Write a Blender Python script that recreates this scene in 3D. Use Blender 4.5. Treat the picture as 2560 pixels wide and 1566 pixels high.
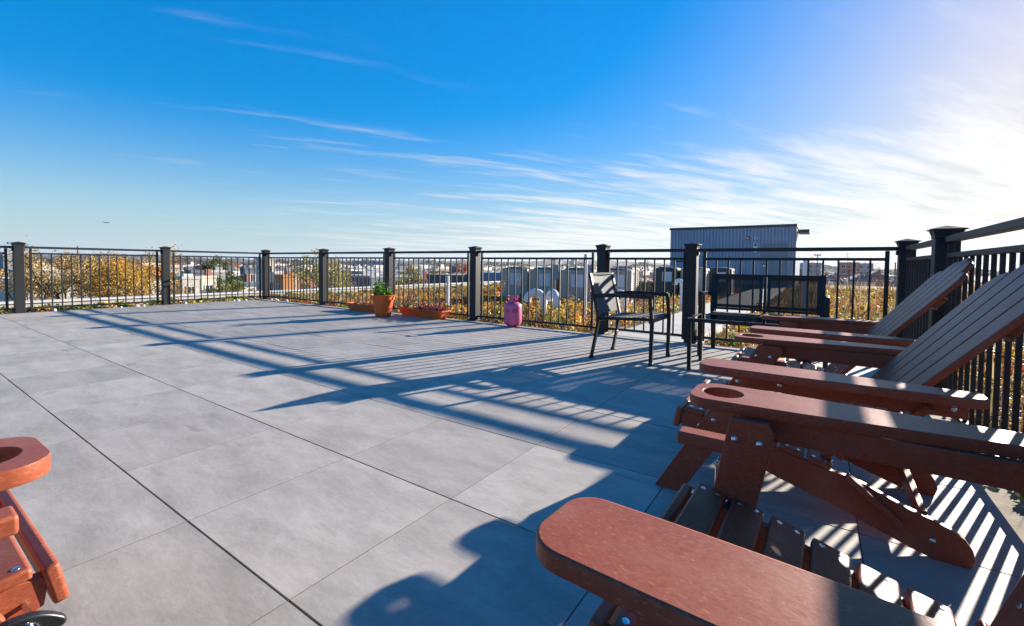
import bpy, bmesh, math, random
import numpy as np
from mathutils import Vector, Matrix
from mathutils.geometry import tessellate_polygon

# ------------------------------------------------------------------ scene, camera, sky, sun
for o in list(bpy.data.objects): bpy.data.objects.remove(o, do_unlink=True)
scene = bpy.context.scene
COL = scene.collection
R_ = math.radians
SUN_AZ, SUN_EL = 70.75, 16.15            # azimuth from +X towards +Y, elevation
CAM_H = 0.861

cam_d = bpy.data.cameras.new('camera'); cam = bpy.data.objects.new('camera', cam_d); COL.objects.link(cam)
cam_d.sensor_width = 36.0; cam_d.lens = 15.8625; cam_d.shift_y = -0.0328
cam_d.clip_start = 0.02; cam_d.clip_end = 20000
CR = Vector((0.8253, 0.5645, 0.0113)); CF = Vector((-0.5639, 0.8251, -0.0342)); CU = CR.cross(CF)
cam.matrix_world = Matrix(((CR.x, CU.x, -CF.x, 0), (CR.y, CU.y, -CF.y, 0), (CR.z, CU.z, -CF.z, CAM_H), (0, 0, 0, 1)))
scene.camera = cam
FPX = 1128.0
def at(u, v, d):
    """world point that the photograph shows at pixel (u, v), d metres ahead"""
    return Vector((0, 0, CAM_H)) + (CF + CR*((u-1280)/FPX) - CU*((v-699)/FPX))*d

scene.view_settings.view_transform = 'Standard'; scene.view_settings.look = 'None'
scene.view_settings.gamma = 1.0; scene.view_settings.use_curve_mapping = False
scene.view_settings.exposure = 1.61
scene.render.engine = 'CYCLES'

world = bpy.data.worlds.new('World'); scene.world = world; world.use_nodes = True
def build_world():
    nt = world.node_tree; nt.nodes.clear(); N = nt.nodes.new; L = nt.links.new
    out = N('ShaderNodeOutputWorld'); bg = N('ShaderNodeBackground'); bg.inputs['Strength'].default_value = 0.13
    sky = N('ShaderNodeTexSky'); sky.sky_type = 'NISHITA'; sky.sun_disc = False
    sky.sun_elevation = R_(SUN_EL); sky.sun_rotation = R_(90-SUN_AZ)
    sky.air_density = 1.0; sky.dust_density = 0.35; sky.ozone_density = 1.5; sky.altitude = 50
    tc = N('ShaderNodeTexCoord'); sep = N('ShaderNodeSeparateXYZ'); L(tc.outputs['Generated'], sep.inputs[0])
    def math_(op, a, b=None, c=None, clamp=False):
        n = N('ShaderNodeMath'); n.operation = op; n.use_clamp = clamp
        for i, s in enumerate((a, b, c)):
            if s is None: continue
            if isinstance(s, (int, float)): n.inputs[i].default_value = s
            else: L(s, n.inputs[i])
        return n.outputs[0]
    # cloud sheet: project the view direction onto a high flat layer
    zz = math_('ADD', math_('MAXIMUM', sep.outputs[2], 0.0), 0.065)
    px = math_('DIVIDE', sep.outputs[0], zz); py = math_('DIVIDE', sep.outputs[1], zz)
    comb = N('ShaderNodeCombineXYZ'); L(px, comb.inputs[0]); L(py, comb.inputs[1])
    def streaks(scale, rot, stretch, detail, rough, off, dist):
        mp = N('ShaderNodeMapping'); mp.vector_type = 'TEXTURE'; mp.inputs['Rotation'].default_value = (0, 0, R_(rot)); mp.inputs['Location'].default_value = off
        mp.inputs['Scale'].default_value = (1.0, 1.0/stretch, 1.0)
        L(comb.outputs[0], mp.inputs[0])
        n = N('ShaderNodeTexNoise'); n.inputs['Scale'].default_value = scale; n.inputs['Detail'].default_value = detail
        n.inputs['Roughness'].default_value = rough; n.inputs['Distortion'].default_value = dist
        L(mp.outputs[0], n.inputs['Vector']); return n.outputs[0]
    n1 = streaks(0.50, 60, 5.2, 9.0, 0.62, (3.1, 1.7, 0), 0.35)
    n2 = streaks(1.4, 54, 5.5, 8.0, 0.65, (7.3, 2.2, 0), 0.2)
    big = streaks(0.16, 0, 1.0, 3.0, 0.5, (0.4, 5.2, 0), 0.0)
    # cirrus thicken low down and towards the sun's side of the sky
    side = math_('ADD', math_('MULTIPLY', sep.outputs[0], math.cos(R_(SUN_AZ-8))), math_('MULTIPLY', sep.outputs[1], math.sin(R_(SUN_AZ-8))))
    low = math_('SUBTRACT', 1.0, math_('MULTIPLY', sep.outputs[2], 3.0), clamp=True)
    bias = math_('ADD', math_('MULTIPLY', math_('MULTIPLY', math_('ADD', side, 0.25), low), 0.23), math_('MULTIPLY', low, 0.03))
    s = math_('ADD', math_('ADD', math_('MULTIPLY', n1, 0.55), math_('MULTIPLY', n2, 0.30)), math_('MULTIPLY', big, 0.22))
    s = math_('ADD', s, bias)
    mr = N('ShaderNodeMapRange'); mr.interpolation_type = 'SMOOTHSTEP'; L(s, mr.inputs[0])
    mr.inputs[1].default_value = 0.60; mr.inputs[2].default_value = 0.82; mr.inputs[3].default_value = 0; mr.inputs[4].default_value = 0.9
    fade = math_('MULTIPLY', mr.outputs[0], math_('MULTIPLY', math_('ADD', sep.outputs[2], 0.02, clamp=True), 12.0, clamp=True))
    # soft shoulder so the aureole keeps its colour, as in the photograph's tone
    def vm(op, a, b):
        n = N('ShaderNodeVectorMath'); n.operation = op
        for i, q in enumerate((a, b)):
            if isinstance(q, tuple): n.inputs[i].default_value = q
            else: L(q, n.inputs[i])
        return n.outputs[0]
    lum = N('ShaderNodeRGBToBW'); L(sky.outputs[0], lum.inputs[0])
    sc = math_('DIVIDE', 1.0, math_('ADD', math_('MULTIPLY', lum.outputs[0], 1/2.6), 1.0))
    cs = N('ShaderNodeVectorMath'); cs.operation = 'SCALE'; L(sky.outputs[0], cs.inputs[0]); L(sc, cs.inputs['Scale']); comp = cs.outputs[0]
    fade = math_('MULTIPLY', fade, math_('SUBTRACT', 1.45, math_('MULTIPLY', sep.outputs[2], 2.7), clamp=True))
    hs = N('ShaderNodeHueSaturation'); hs.inputs['Saturation'].default_value = 1.75; hs.inputs['Value'].default_value = 1.0
    L(comp, hs.inputs['Color'])
    # pale haze that lightens the sky towards the whole horizon
    hz = math_('POWER', math_('SUBTRACT', 1.0, math_('MULTIPLY', math_('MAXIMUM', sep.outputs[2], 0.0), 2.6), clamp=True), 3.0)
    hmix = N('ShaderNodeMix'); hmix.data_type = 'RGBA'; L(math_('MULTIPLY', hz, 0.85), hmix.inputs[0]); L(vm('MULTIPLY', hs.outputs[0], (0.92, 0.92, 1.08)), hmix.inputs[6])
    hc = N('ShaderNodeCombineXYZ'); hv = math_('ADD', math_('MULTIPLY', lum.outputs[0], 0.0), 1.0)
    hb = math_('ADD', 1.25, math_('MULTIPLY', math_('MULTIPLY', lum.outputs[0], sc), 0.55))
    for i, q in enumerate((0.56, 0.80, 1.09)): L(math_('MULTIPLY', hb, q), hc.inputs[i])
    L(hc.outputs[0], hmix.inputs[7])
    # cloud radiance: whitened sky light plus forward-scattered sunlight
    bw = N('ShaderNodeRGBToBW'); L(comp, bw.inputs[0])
    cb = N('ShaderNodeCombineXYZ'); v = math_('ADD', math_('MULTIPLY', bw.outputs[0], 0.8), 1.0)
    L(math_('MULTIPLY', v, 1.0), cb.inputs[0]); L(math_('MULTIPLY', v, 0.99), cb.inputs[1]); L(math_('MULTIPLY', v, 0.98), cb.inputs[2])
    mix = N('ShaderNodeMix'); mix.data_type = 'RGBA'; L(fade, mix.inputs[0]); L(hmix.outputs[2], mix.inputs[6]); L(cb.outputs[0], mix.inputs[7])
    L(mix.outputs[2], bg.inputs['Color']); L(bg.outputs[0], out.inputs['Surface'])
build_world()

sun_d = bpy.data.lights.new('sun', 'SUN'); sun_d.energy = 5.0; sun_d.angle = R_(0.53); sun_d.color = (1.0, 0.92, 0.80)
sun = bpy.data.objects.new('sun', sun_d); COL.objects.link(sun)
sdir = Vector((math.cos(R_(SUN_AZ))*math.cos(R_(SUN_EL)), math.sin(R_(SUN_AZ))*math.cos(R_(SUN_EL)), math.sin(R_(SUN_EL))))
sun.rotation_euler = sdir.to_track_quat('Z', 'Y').to_euler(); sun.location = sdir*50

# ------------------------------------------------------------------ materials
MATS = {}
def new_mat(name):
    m = bpy.data.materials.new(name); m.use_nodes = True; nt = m.node_tree
    MATS[name] = m; return m, nt, nt.nodes['Principled BSDF']
def plain(name, col, rough=0.5, metal=0.0, spec=0.5, var=0.12, scale=8.0, bump=0.0, bscale=60.0, objvar=0.0):
    """solid colour broken up by noise, optional fine relief and per-object variation"""
    m, nt, b = new_mat(name); N = nt.nodes.new; L = nt.links.new
    tc = N('ShaderNodeTexCoord'); n = N('ShaderNodeTexNoise'); n.inputs['Scale'].default_value = scale; n.inputs['Detail'].default_value = 5
    L(tc.outputs['Object'], n.inputs['Vector'])
    mr = N('ShaderNodeMapRange'); mr.inputs[1].default_value = 0.25; mr.inputs[2].default_value = 0.75
    mr.inputs[3].default_value = 1-var; mr.inputs[4].default_value = 1+var; L(n.outputs[0], mr.inputs[0])
    fac = mr.outputs[0]
    if objvar:
        oi = N('ShaderNodeObjectInfo'); m2 = N('ShaderNodeMapRange'); m2.inputs[3].default_value = 1-objvar; m2.inputs[4].default_value = 1+objvar
        L(oi.outputs['Random'], m2.inputs[0]); mm = N('ShaderNodeMath'); mm.operation = 'MULTIPLY'; L(fac, mm.inputs[0]); L(m2.outputs[0], mm.inputs[1]); fac = mm.outputs[0]
    vm = N('ShaderNodeVectorMath'); vm.operation = 'SCALE'; vm.inputs[0].default_value = col; L(fac, vm.inputs['Scale'])
    L(vm.outputs[0], b.inputs['Base Color'])
    b.inputs['Roughness'].default_value = rough; b.inputs['Metallic'].default_value = metal; b.inputs['Specular IOR Level'].default_value = spec
    if bump:
        n2 = N('ShaderNodeTexNoise'); n2.inputs['Scale'].default_value = bscale; n2.inputs['Detail'].default_value = 4; L(tc.outputs['Object'], n2.inputs['Vector'])
        bp = N('ShaderNodeBump'); bp.inputs['Strength'].default_value = bump; bp.inputs['Distance'].default_value = 0.01
        L(n2.outputs[0], bp.inputs['Height']); L(bp.outputs[0], b.inputs['Normal'])
    return m
def mat_paver():
    m, nt, b = new_mat('paver'); N = nt.nodes.new; L = nt.links.new
    geo = N('ShaderNodeNewGeometry'); oi = N('ShaderNodeObjectInfo')
    off = N('ShaderNodeVectorMath'); off.operation = 'SCALE'; off.inputs[0].default_value = (37, 91, 13); L(oi.outputs['Random'], off.inputs['Scale'])
    add = N('ShaderNodeVectorMath'); L(geo.outputs['Position'], add.inputs[0]); L(off.outputs[0], add.inputs[1])
    def noise(scale, detail, rough, stretch=(1, 1, 1), rot=0, dist=0.0, src=None):
        mp = N('ShaderNodeMapping'); mp.inputs['Scale'].default_value = stretch; mp.inputs['Rotation'].default_value = (0, 0, R_(rot)); L(src or add.outputs[0], mp.inputs[0])
        n = N('ShaderNodeTexNoise'); n.inputs['Scale'].default_value = scale; n.inputs['Detail'].default_value = detail; n.inputs['Roughness'].default_value = rough
        n.inputs['Distortion'].default_value = dist; L(mp.outputs[0], n.inputs['Vector']); return n.outputs[0]
    broad = noise(2.6, 7, 0.62, (1, 2.6, 1), 28, 0.2)
    fine = noise(30, 9, 0.72, (1, 3.2, 1), 26, 0.0)
    vein = noise(3.2, 9, 0.7, (1, 3.0, 1), 30, 0.35)
    cr = N('ShaderNodeValToRGB'); e = cr.color_ramp.elements
    e[0].position = 0.28; e[0].color = (0.276, 0.243, 0.208, 1); e[1].position = 0.74; e[1].color = (0.440, 0.388, 0.336, 1)
    L(broad, cr.inputs[0])
    fr = N('ShaderNodeMapRange'); fr.inputs[1].default_value = 0.3; fr.inputs[2].default_value = 0.7; fr.inputs[3].default_value = 0.90; fr.inputs[4].default_value = 1.10; L(fine, fr.inputs[0])
    s1 = N('ShaderNodeVectorMath'); s1.operation = 'SCALE'; L(cr.outputs[0], s1.inputs[0]); L(fr.outputs[0], s1.inputs['Scale'])
    # thin pale slate veins: a narrow band of the distorted noise
    ab = N('ShaderNodeMath'); ab.operation = 'SUBTRACT'; L(vein, ab.inputs[0]); ab.inputs[1].default_value = 0.5
    ab2 = N('ShaderNodeMath'); ab2.operation = 'ABSOLUTE'; L(ab.outputs[0], ab2.inputs[0])
    vr = N('ShaderNodeMapRange'); vr.inputs[1].default_value = 0.0; vr.inputs[2].default_value = 0.022; vr.inputs[3].default_value = 0.20; vr.inputs[4].default_value = 0.0; L(ab2.outputs[0], vr.inputs[0])
    mx = N('ShaderNodeMix'); mx.data_type = 'RGBA'; L(vr.outputs[0], mx.inputs[0]); L(s1.outputs[0], mx.inputs[6]); mx.inputs[7].default_value = (0.50, 0.465, 0.435, 1)
    # brown stains where water has stood
    st = noise(3.3, 5, 0.6, (1, 1.9, 1), 60, 0.4)
    sr = N('ShaderNodeMapRange'); sr.inputs[1].default_value = 0.63; sr.inputs[2].default_value = 0.77; sr.inputs[3].default_value = 0; sr.inputs[4].default_value = 0.62; L(st, sr.inputs[0])
    mx2 = N('ShaderNodeMix'); mx2.data_type = 'RGBA'; L(sr.outputs[0], mx2.inputs[0]); L(mx.outputs[2], mx2.inputs[6]); mx2.inputs[7].default_value = (0.17, 0.135, 0.105, 1)
    ov = N('ShaderNodeMapRange'); ov.inputs[3].default_value = 0.90; ov.inputs[4].default_value = 1.08; L(oi.outputs['Random'], ov.inputs[0])
    s2 = N('ShaderNodeVectorMath'); s2.operation = 'SCALE'; L(mx2.outputs[2], s2.inputs[0]); L(ov.outputs[0], s2.inputs['Scale'])
    L(s2.outputs[0], b.inputs['Base Color'])
    b.inputs['Roughness'].default_value = 0.62; b.inputs['Specular IOR Level'].default_value = 0.35
    bp = N('ShaderNodeBump'); bp.inputs['Strength'].default_value = 0.12; bp.inputs['Distance'].default_value = 0.003
    hm = N('ShaderNodeMath'); hm.operation = 'ADD'; L(fine, hm.inputs[0]); L(vein, hm.inputs[1]); L(hm.outputs[0], bp.inputs['Height']); L(bp.outputs[0], b.inputs['Normal'])
    return m
def mat_lumber():
    m, nt, b = new_mat('lumber'); N = nt.nodes.new; L = nt.links.new
    tc = N('ShaderNodeTexCoord'); mp = N('ShaderNodeMapping'); mp.inputs['Scale'].default_value = (95, 150, 150); L(tc.outputs['Object'], mp.inputs[0])
    n = N('ShaderNodeTexNoise'); n.inputs['Scale'].default_value = 1.0; n.inputs['Detail'].default_value = 6; n.inputs['Roughness'].default_value = 0.7; L(mp.outputs[0], n.inputs['Vector'])
    n3 = N('ShaderNodeTexNoise'); n3.inputs['Scale'].default_value = 9; n3.inputs['Detail'].default_value = 4; L(tc.outputs['Object'], n3.inputs['Vector'])
    mm = N('ShaderNodeMath'); mm.operation = 'MULTIPLY_ADD'; L(n.outputs[0], mm.inputs[0]); mm.inputs[1].default_value = 0.75; 
    m3 = N('ShaderNodeMath'); m3.operation = 'MULTIPLY'; L(n3.outputs[0], m3.inputs[0]); m3.inputs[1].default_value = 0.25; L(m3.outputs[0], mm.inputs[2])
    cr = N('ShaderNodeValToRGB'); e = cr.color_ramp.elements
    e[0].position = 0.30; e[0].color = (0.205, 0.046, 0.020, 1); e[1].position = 0.72; e[1].color = (0.315, 0.082, 0.040, 1)
    L(mm.outputs[0], cr.inputs[0])
    # pale flecks of the recycled plastic, and dusty scuffs
    mp2 = N('ShaderNodeMapping'); mp2.inputs['Scale'].default_value = (1, 2.2, 2.2); L(tc.outputs['Object'], mp2.inputs[0])
    fl = N('ShaderNodeTexNoise'); fl.inputs['Scale'].default_value = 120; fl.inputs['Detail'].default_value = 2; L(mp2.outputs[0], fl.inputs['Vector'])
    fm = N('ShaderNodeMapRange'); fm.inputs[1].default_value = 0.60; fm.inputs[2].default_value = 0.72; fm.inputs[4].default_value = 0.45; L(fl.outputs[0], fm.inputs[0])
    x1 = N('ShaderNodeMix'); x1.data_type = 'RGBA'; L(fm.outputs[0], x1.inputs[0]); L(cr.outputs[0], x1.inputs[6]); x1.inputs[7].default_value = (0.46, 0.20, 0.12, 1)
    du = N('ShaderNodeMapRange'); du.inputs[1].default_value = 0.52; du.inputs[2].default_value = 0.75; du.inputs[4].default_value = 0.22; L(n3.outputs[0], du.inputs[0])
    x2 = N('ShaderNodeMix'); x2.data_type = 'RGBA'; L(du.outputs[0], x2.inputs[0]); L(x1.outputs[2], x2.inputs[6]); x2.inputs[7].default_value = (0.33, 0.20, 0.14, 1)
    L(x2.outputs[2], b.inputs['Base Color']); b.inputs['Specular IOR Level'].default_value = 0.26
    rr = N('ShaderNodeMapRange'); rr.inputs[3].default_value = 0.34; rr.inputs[4].default_value = 0.50; L(n.outputs[0], rr.inputs[0]); L(rr.outputs[0], b.inputs['Roughness'])
    bp = N('ShaderNodeBump'); bp.inputs['Strength'].default_value = 0.25; bp.inputs['Distance'].default_value = 0.002; L(mm.outputs[0], bp.inputs['Height']); L(bp.outputs[0], b.inputs['Normal'])
    return m
def mat_leaf(name, trans=0.25, rough=0.6):
    """colour from the point attribute Col, with some light passing through the leaves"""
    m, nt, b = new_mat(name); N = nt.nodes.new; L = nt.links.new
    a = N('ShaderNodeAttribute'); a.attribute_name = 'Col'; L(a.outputs['Color'], b.inputs['Base Color']); b.inputs['Roughness'].default_value = rough
    b.inputs['Specular IOR Level'].default_value = 0.25
    t = N('ShaderNodeBsdfTranslucent'); L(a.outputs['Color'], t.inputs['Color'])
    ms = N('ShaderNodeMixShader'); ms.inputs[0].default_value = trans; L(b.outputs[0], ms.inputs[1]); L(t.outputs[0], ms.inputs[2])
    L(ms.outputs[0], nt.nodes['Material Output'].inputs['Surface']); return m
def mat_mesh_fabric(name, col, open_):
    m, nt, b = new_mat(name); N = nt.nodes.new; L = nt.links.new
    tc = N('ShaderNodeTexCoord'); n = N('ShaderNodeTexNoise'); n.inputs['Scale'].default_value = 350; L(tc.outputs['Object'], n.inputs['Vector'])
    mr = N('ShaderNodeMapRange'); mr.inputs[3].default_value = 0.7; mr.inputs[4].default_value = 1.3; L(n.outputs[0], mr.inputs[0])
    vm = N('ShaderNodeVectorMath'); vm.operation = 'SCALE'; vm.inputs[0].default_value = col; L(mr.outputs[0], vm.inputs['Scale']); L(vm.outputs[0], b.inputs['Base Color'])
    b.inputs['Roughness'].default_value = 0.8
    t = N('ShaderNodeBsdfTransparent'); ms = N('ShaderNodeMixShader'); ms.inputs[0].default_value = open_
    L(b.outputs[0], ms.inputs[1]); L(t.outputs[0], ms.inputs[2]); L(ms.outputs[0], nt.nodes['Material Output'].inputs['Surface']); return m
def mat_table_glass():
    m, nt, b = new_mat('table_glass'); N = nt.nodes.new; L = nt.links.new; nt.nodes.remove(b)
    t = N('ShaderNodeBsdfTransparent'); t.inputs[0].default_value = (0.30, 0.33, 0.34, 1); g = N('ShaderNodeBsdfGlossy'); g.inputs['Roughness'].default_value = 0.03
    tc = N('ShaderNodeTexCoord'); nz = N('ShaderNodeTexNoise'); nz.inputs['Scale'].default_value = 40; L(tc.outputs['Object'], nz.inputs['Vector'])
    bp = N('ShaderNodeBump'); bp.inputs['Strength'].default_value = 0.08; L(nz.outputs[0], bp.inputs['Height']); L(bp.outputs[0], g.inputs['Normal'])
    f = N('ShaderNodeFresnel'); f.inputs[0].default_value = 1.5; ms = N('ShaderNodeMixShader'); L(f.outputs[0], ms.inputs[0]); L(t.outputs[0], ms.inputs[1]); L(g.outputs[0], ms.inputs[2])
    L(ms.outputs[0], nt.nodes['Material Output'].inputs['Surface']); return m
def mat_ground(name, c0, c1, scale):
    m, nt, b = new_mat(name); N = nt.nodes.new; L = nt.links.new
    g = N('ShaderNodeNewGeometry'); n = N('ShaderNodeTexNoise'); n.inputs['Scale'].default_value = scale; n.inputs['Detail'].default_value = 8; n.inputs['Roughness'].default_value = 0.65
    L(g.outputs['Position'], n.inputs['Vector']); cr = N('ShaderNodeValToRGB'); e = cr.color_ramp.elements
    e[0].position = 0.35; e[0].color = (*c0, 1); e[1].position = 0.65; e[1].color = (*c1, 1); L(n.outputs[0], cr.inputs[0]); L(cr.outputs[0], b.inputs['Base Color'])
    b.inputs['Roughness'].default_value = 0.9; b.inputs['Specular IOR Level'].default_value = 0.2; return m

mat_paver(); mat_lumber(); mat_leaf('leaf'); mat_leaf('tree_leaf', 0.3); mat_table_glass()
mat_mesh_fabric('sling_black', (0.040, 0.031, 0.024), 0.13); mat_mesh_fabric('sling_grey', (0.085, 0.087, 0.09), 0.04)
plain('joint_dark', (0.022, 0.016, 0.013), 0.9); plain('joint_sand', (0.085, 0.055, 0.028), 0.95, var=0.4, scale=30)
plain('edge_metal', (0.16, 0.12, 0.09), 0.6, 0.2)
plain('railing', (0.020, 0.0205, 0.021), 0.50, 0.0, 0.3, 0.15, 20, 0.05, 400)
plain('steel', (0.62, 0.62, 0.63), 0.22, 1.0); plain('black_plastic', (0.012, 0.012, 0.013), 0.35)
plain('black_metal', (0.016, 0.016, 0.0165), 0.45, 0.0, 0.3, 0.1, 30)
plain('terracotta', (0.72, 0.125, 0.022), 0.5, 0, 0.4, 0.10, 9, 0.04, 120)
plain('soil', (0.05, 0.035, 0.024), 0.95, var=0.4, scale=60, bump=0.6, bscale=90)
plain('tank_pink', (0.70, 0.12, 0.24), 0.33, 0, 0.5, 0.05, 12); plain('tank_print', (0.46, 0.06, 0.16), 0.4, var=0.35, scale=90); plain('tank_valve', (0.03, 0.03, 0.03), 0.4)
plain('stone', (0.62, 0.61, 0.58), 0.75, var=0.15, scale=20, bump=0.3, bscale=30, objvar=0.2)
plain('concrete', (0.42, 0.39, 0.35), 0.85, var=0.12, scale=3, bump=0.1, bscale=80); plain('coping', (0.55, 0.53, 0.50), 0.6, var=0.08, scale=2)
plain('walk_stone', (0.40, 0.37, 0.33), 0.75, var=0.14, scale=5, objvar=0.08)
plain('pvc', (0.78, 0.78, 0.77), 0.38, var=0.05); plain('siding', (0.30, 0.35, 0.44), 0.45, 0.15, 0.5, 0.06, 1.5)
plain('siding_trim', (0.06, 0.07, 0.075), 0.5); plain('door_paint', (0.20, 0.25, 0.28), 0.45, var=0.04); plain('door_frame', (0.27, 0.30, 0.32), 0.45)
plain('alarm_red', (0.55, 0.02, 0.03), 0.4); plain('white_plastic', (0.8, 0.8, 0.8), 0.35, var=0.03); plain('dark_glass', (0.02, 0.025, 0.03), 0.1)
plain('ac_cabinet', (0.43, 0.38, 0.30), 0.5, var=0.07, scale=3, objvar=0.12); plain('ac_dark', (0.055, 0.055, 0.055), 0.55, var=0.2, scale=12); plain('ac_label', (0.62, 0.64, 0.68), 0.5, var=0.2, scale=40)
plain('ac_coil', (0.16, 0.135, 0.12), 0.6, var=0.3, scale=25); plain('insulation_bore_shade', (0.02, 0.02, 0.02), 0.8)
plain('bark', (0.075, 0.055, 0.04), 0.9, var=0.3, scale=10, bump=0.5, bscale=30); plain('pole', (0.14, 0.075, 0.05), 0.7)
plain('wire', (0.55, 0.55, 0.55), 0.4, 0.6); plain('jet', (0.30, 0.36, 0.42), 0.4)
mat_ground('roof_soil', (0.15, 0.115, 0.075), (0.33, 0.27, 0.19), 5.0)
mat_ground('city_ground', (0.05, 0.052, 0.05), (0.12, 0.105, 0.085), 0.05)
mat_ground('hill_wood', (0.035, 0.04, 0.042), (0.075, 0.062, 0.05), 0.012)
WALLS = {'white': (0.70, 0.68, 0.64), 'cream': (0.58, 0.50, 0.40), 'tan': (0.46, 0.37, 0.28), 'grey': (0.30, 0.31, 0.33), 'slate': (0.10, 0.12, 0.15), 'brick': (0.36, 0.14, 0.09), 'sand': (0.50, 0.44, 0.37), 'rust': (0.50, 0.20, 0.05), 'blue': (0.17, 0.25, 0.36), 'stonework': (0.12, 0.115, 0.11)}
for k, c in WALLS.items(): plain('wall_'+k, c, 0.85, var=0.10, scale=0.6, objvar=0.12)
plain('flat_roof', (0.42, 0.42, 0.42), 0.8, var=0.25, scale=0.4, objvar=0.3); plain('window_glass', (0.035, 0.045, 0.06), 0.12); plain('window_trim', (0.6, 0.6, 0.58), 0.6)

# ------------------------------------------------------------------ mesh helpers
class MB:
    def __init__(s): s.v = []; s.f = []
    def add(s, verts, faces):
        o = len(s.v); s.v += [tuple(p) for p in verts]; s.f += [tuple(i+o for i in f) for f in faces]
    def box(s, x0, x1, y0, y1, z0, z1):
        s.add([(x0, y0, z0), (x1, y0, z0), (x1, y1, z0), (x0, y1, z0), (x0, y0, z1), (x1, y0, z1), (x1, y1, z1), (x0, y1, z1)],
              [(0, 3, 2, 1), (4, 5, 6, 7), (0, 1, 5, 4), (1, 2, 6, 5), (2, 3, 7, 6), (3, 0, 4, 7)])
    def bar(s, a, b, w, h, up=(0, 0, 1)):
        a = Vector(a); b = Vector(b); d = (b-a).normalized(); sd = d.cross(Vector(up))
        if sd.length < 1e-4: sd = d.cross(Vector((1, 0, 0)))
        sd.normalize(); u = sd.cross(d); P = []
        for p in (a, b):
            for i, j in ((-1, -1), (1, -1), (1, 1), (-1, 1)): P.append(p+sd*(i*w/2)+u*(j*h/2))
        s.add(P, [(0, 3, 2, 1), (4, 5, 6, 7), (0, 1, 5, 4), (1, 2, 6, 5), (2, 3, 7, 6), (3, 0, 4, 7)])
    def tube(s, pts, rad, n=8, caps=True):
        pts = [Vector(p) for p in pts]; m = len(pts); rad = rad if isinstance(rad, (list, tuple)) else [rad]*m; rings = []; ref = None
        for i, p in enumerate(pts):
            d = (pts[min(i+1, m-1)]-pts[max(i-1, 0)]).normalized()
            if ref is None: ref = d.cross(Vector((0.31, 0.22, 0.92))).normalized()
            ref = (ref-d*ref.dot(d)).normalized(); q = d.cross(ref)
            rings.append([p+(ref*math.cos(2*math.pi*k/n)+q*math.sin(2*math.pi*k/n))*rad[i] for k in range(n)])
        V = [v for r in rings for v in r]; F = []
        for i in range(m-1):
            for k in range(n): F.append((i*n+k, i*n+(k+1) % n, (i+1)*n+(k+1) % n, (i+1)*n+k))
        if caps: F.append(tuple(range(n-1, -1, -1))); F.append(tuple((m-1)*n+k for k in range(n)))
        s.add(V, F)
    def lathe(s, prof, n=32, c=(0, 0, 0)):
        V = []; F = []; m = len(prof)
        for r, z in prof:
            for k in range(n): a = 2*math.pi*k/n; V.append((c[0]+r*math.cos(a), c[1]+r*math.sin(a), c[2]+z))
        for i in range(m-1):
            for k in range(n): F.append((i*n+k, i*n+(k+1) % n, (i+1)*n+(k+1) % n, (i+1)*n+k))
        s.add(V, F)
    def prism(s, poly, fn, t0, t1, hole=None):
        """polygon (a,b) pairs extruded between offsets t0,t1; fn(a,b,t)->xyz"""
        loops = [[Vector((a, b, 0)) for a, b in poly]] + ([[Vector((a, b, 0)) for a, b in hole]] if hole else [])
        allp = list(poly)+(list(hole) if hole else []); n = len(allp)
        if hole: tri = tessellate_polygon(loops)
        else: tri = [tuple(range(n))]
        V = [fn(a, b, t0) for a, b in allp]+[fn(a, b, t1) for a, b in allp]
        F = [tuple(t) for t in tri]+[tuple(i+n for i in reversed(t)) for t in tri]
        o = 0
        for lp in ([poly]+([hole] if hole else [])):
            k = len(lp)
            for i in range(k): F.append((o+i, o+(i+1) % k, n+o+(i+1) % k, n+o+i))
            o += k
        s.add(V, F)
    def mesh(s, name, mat, bevel=0.0, seg=2, smooth=False, angle=40, sides=False):
        me = bpy.data.meshes.new(name); me.from_pydata(s.v, [], s.f)
        bm = bmesh.new(); bm.from_mesh(me); bmesh.ops.recalc_face_normals(bm, faces=bm.faces)
        if bevel:
            ed = [e for e in bm.edges if len(e.link_faces) == 2 and e.calc_face_angle(0) > R_(angle)]
            res = bmesh.ops.bevel(bm, geom=ed, offset=bevel, segments=seg, profile=0.6, affect='EDGES', clamp_overlap=True)
            if seg > 1:
                for f in res['faces']: f.smooth = True
        if smooth or sides:
            for f in bm.faces: f.smooth = smooth or f.smooth or abs(f.normal.z) < 0.5
        bm.to_mesh(me); bm.free()
        if smooth:
            try: me.set_sharp_from_angle(angle=R_(48))
            except Exception: pass
        me.materials.append(MATS[mat]); return me
    def build(s, name, mat, parent=None, **k): return link(name, s.mesh(name, mat, **k), parent)
def link(name, me, parent=None, loc=None, rot=None):
    o = bpy.data.objects.new(name, me); COL.objects.link(o)
    if parent is not None: o.parent = parent
    if loc is not None: o.location = loc
    if rot is not None: o.rotation_euler = rot
    return o
def tag(o, label, cat, group=None, kind=None):
    if label: o['label'] = label
    if cat: o['category'] = cat
    if group: o['group'] = group
    if kind: o['kind'] = kind
    return o
def thing(name, label, cat, loc=(0, 0, 0), rz=0.0, group=None):
    o = link(name, None, None, loc, (0, 0, rz)); o.empty_display_size = 0.1; return tag(o, label, cat, group)
def struct(o): o['kind'] = 'structure'; return o
def stuff(o, label, cat): o['kind'] = 'stuff'; return tag(o, label, cat)
def copy_tree(o, parent=None):
    c = o.copy(); COL.objects.link(c); c.parent = parent
    for ch in list(o.children): copy_tree(ch, c)
    return c
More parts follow.
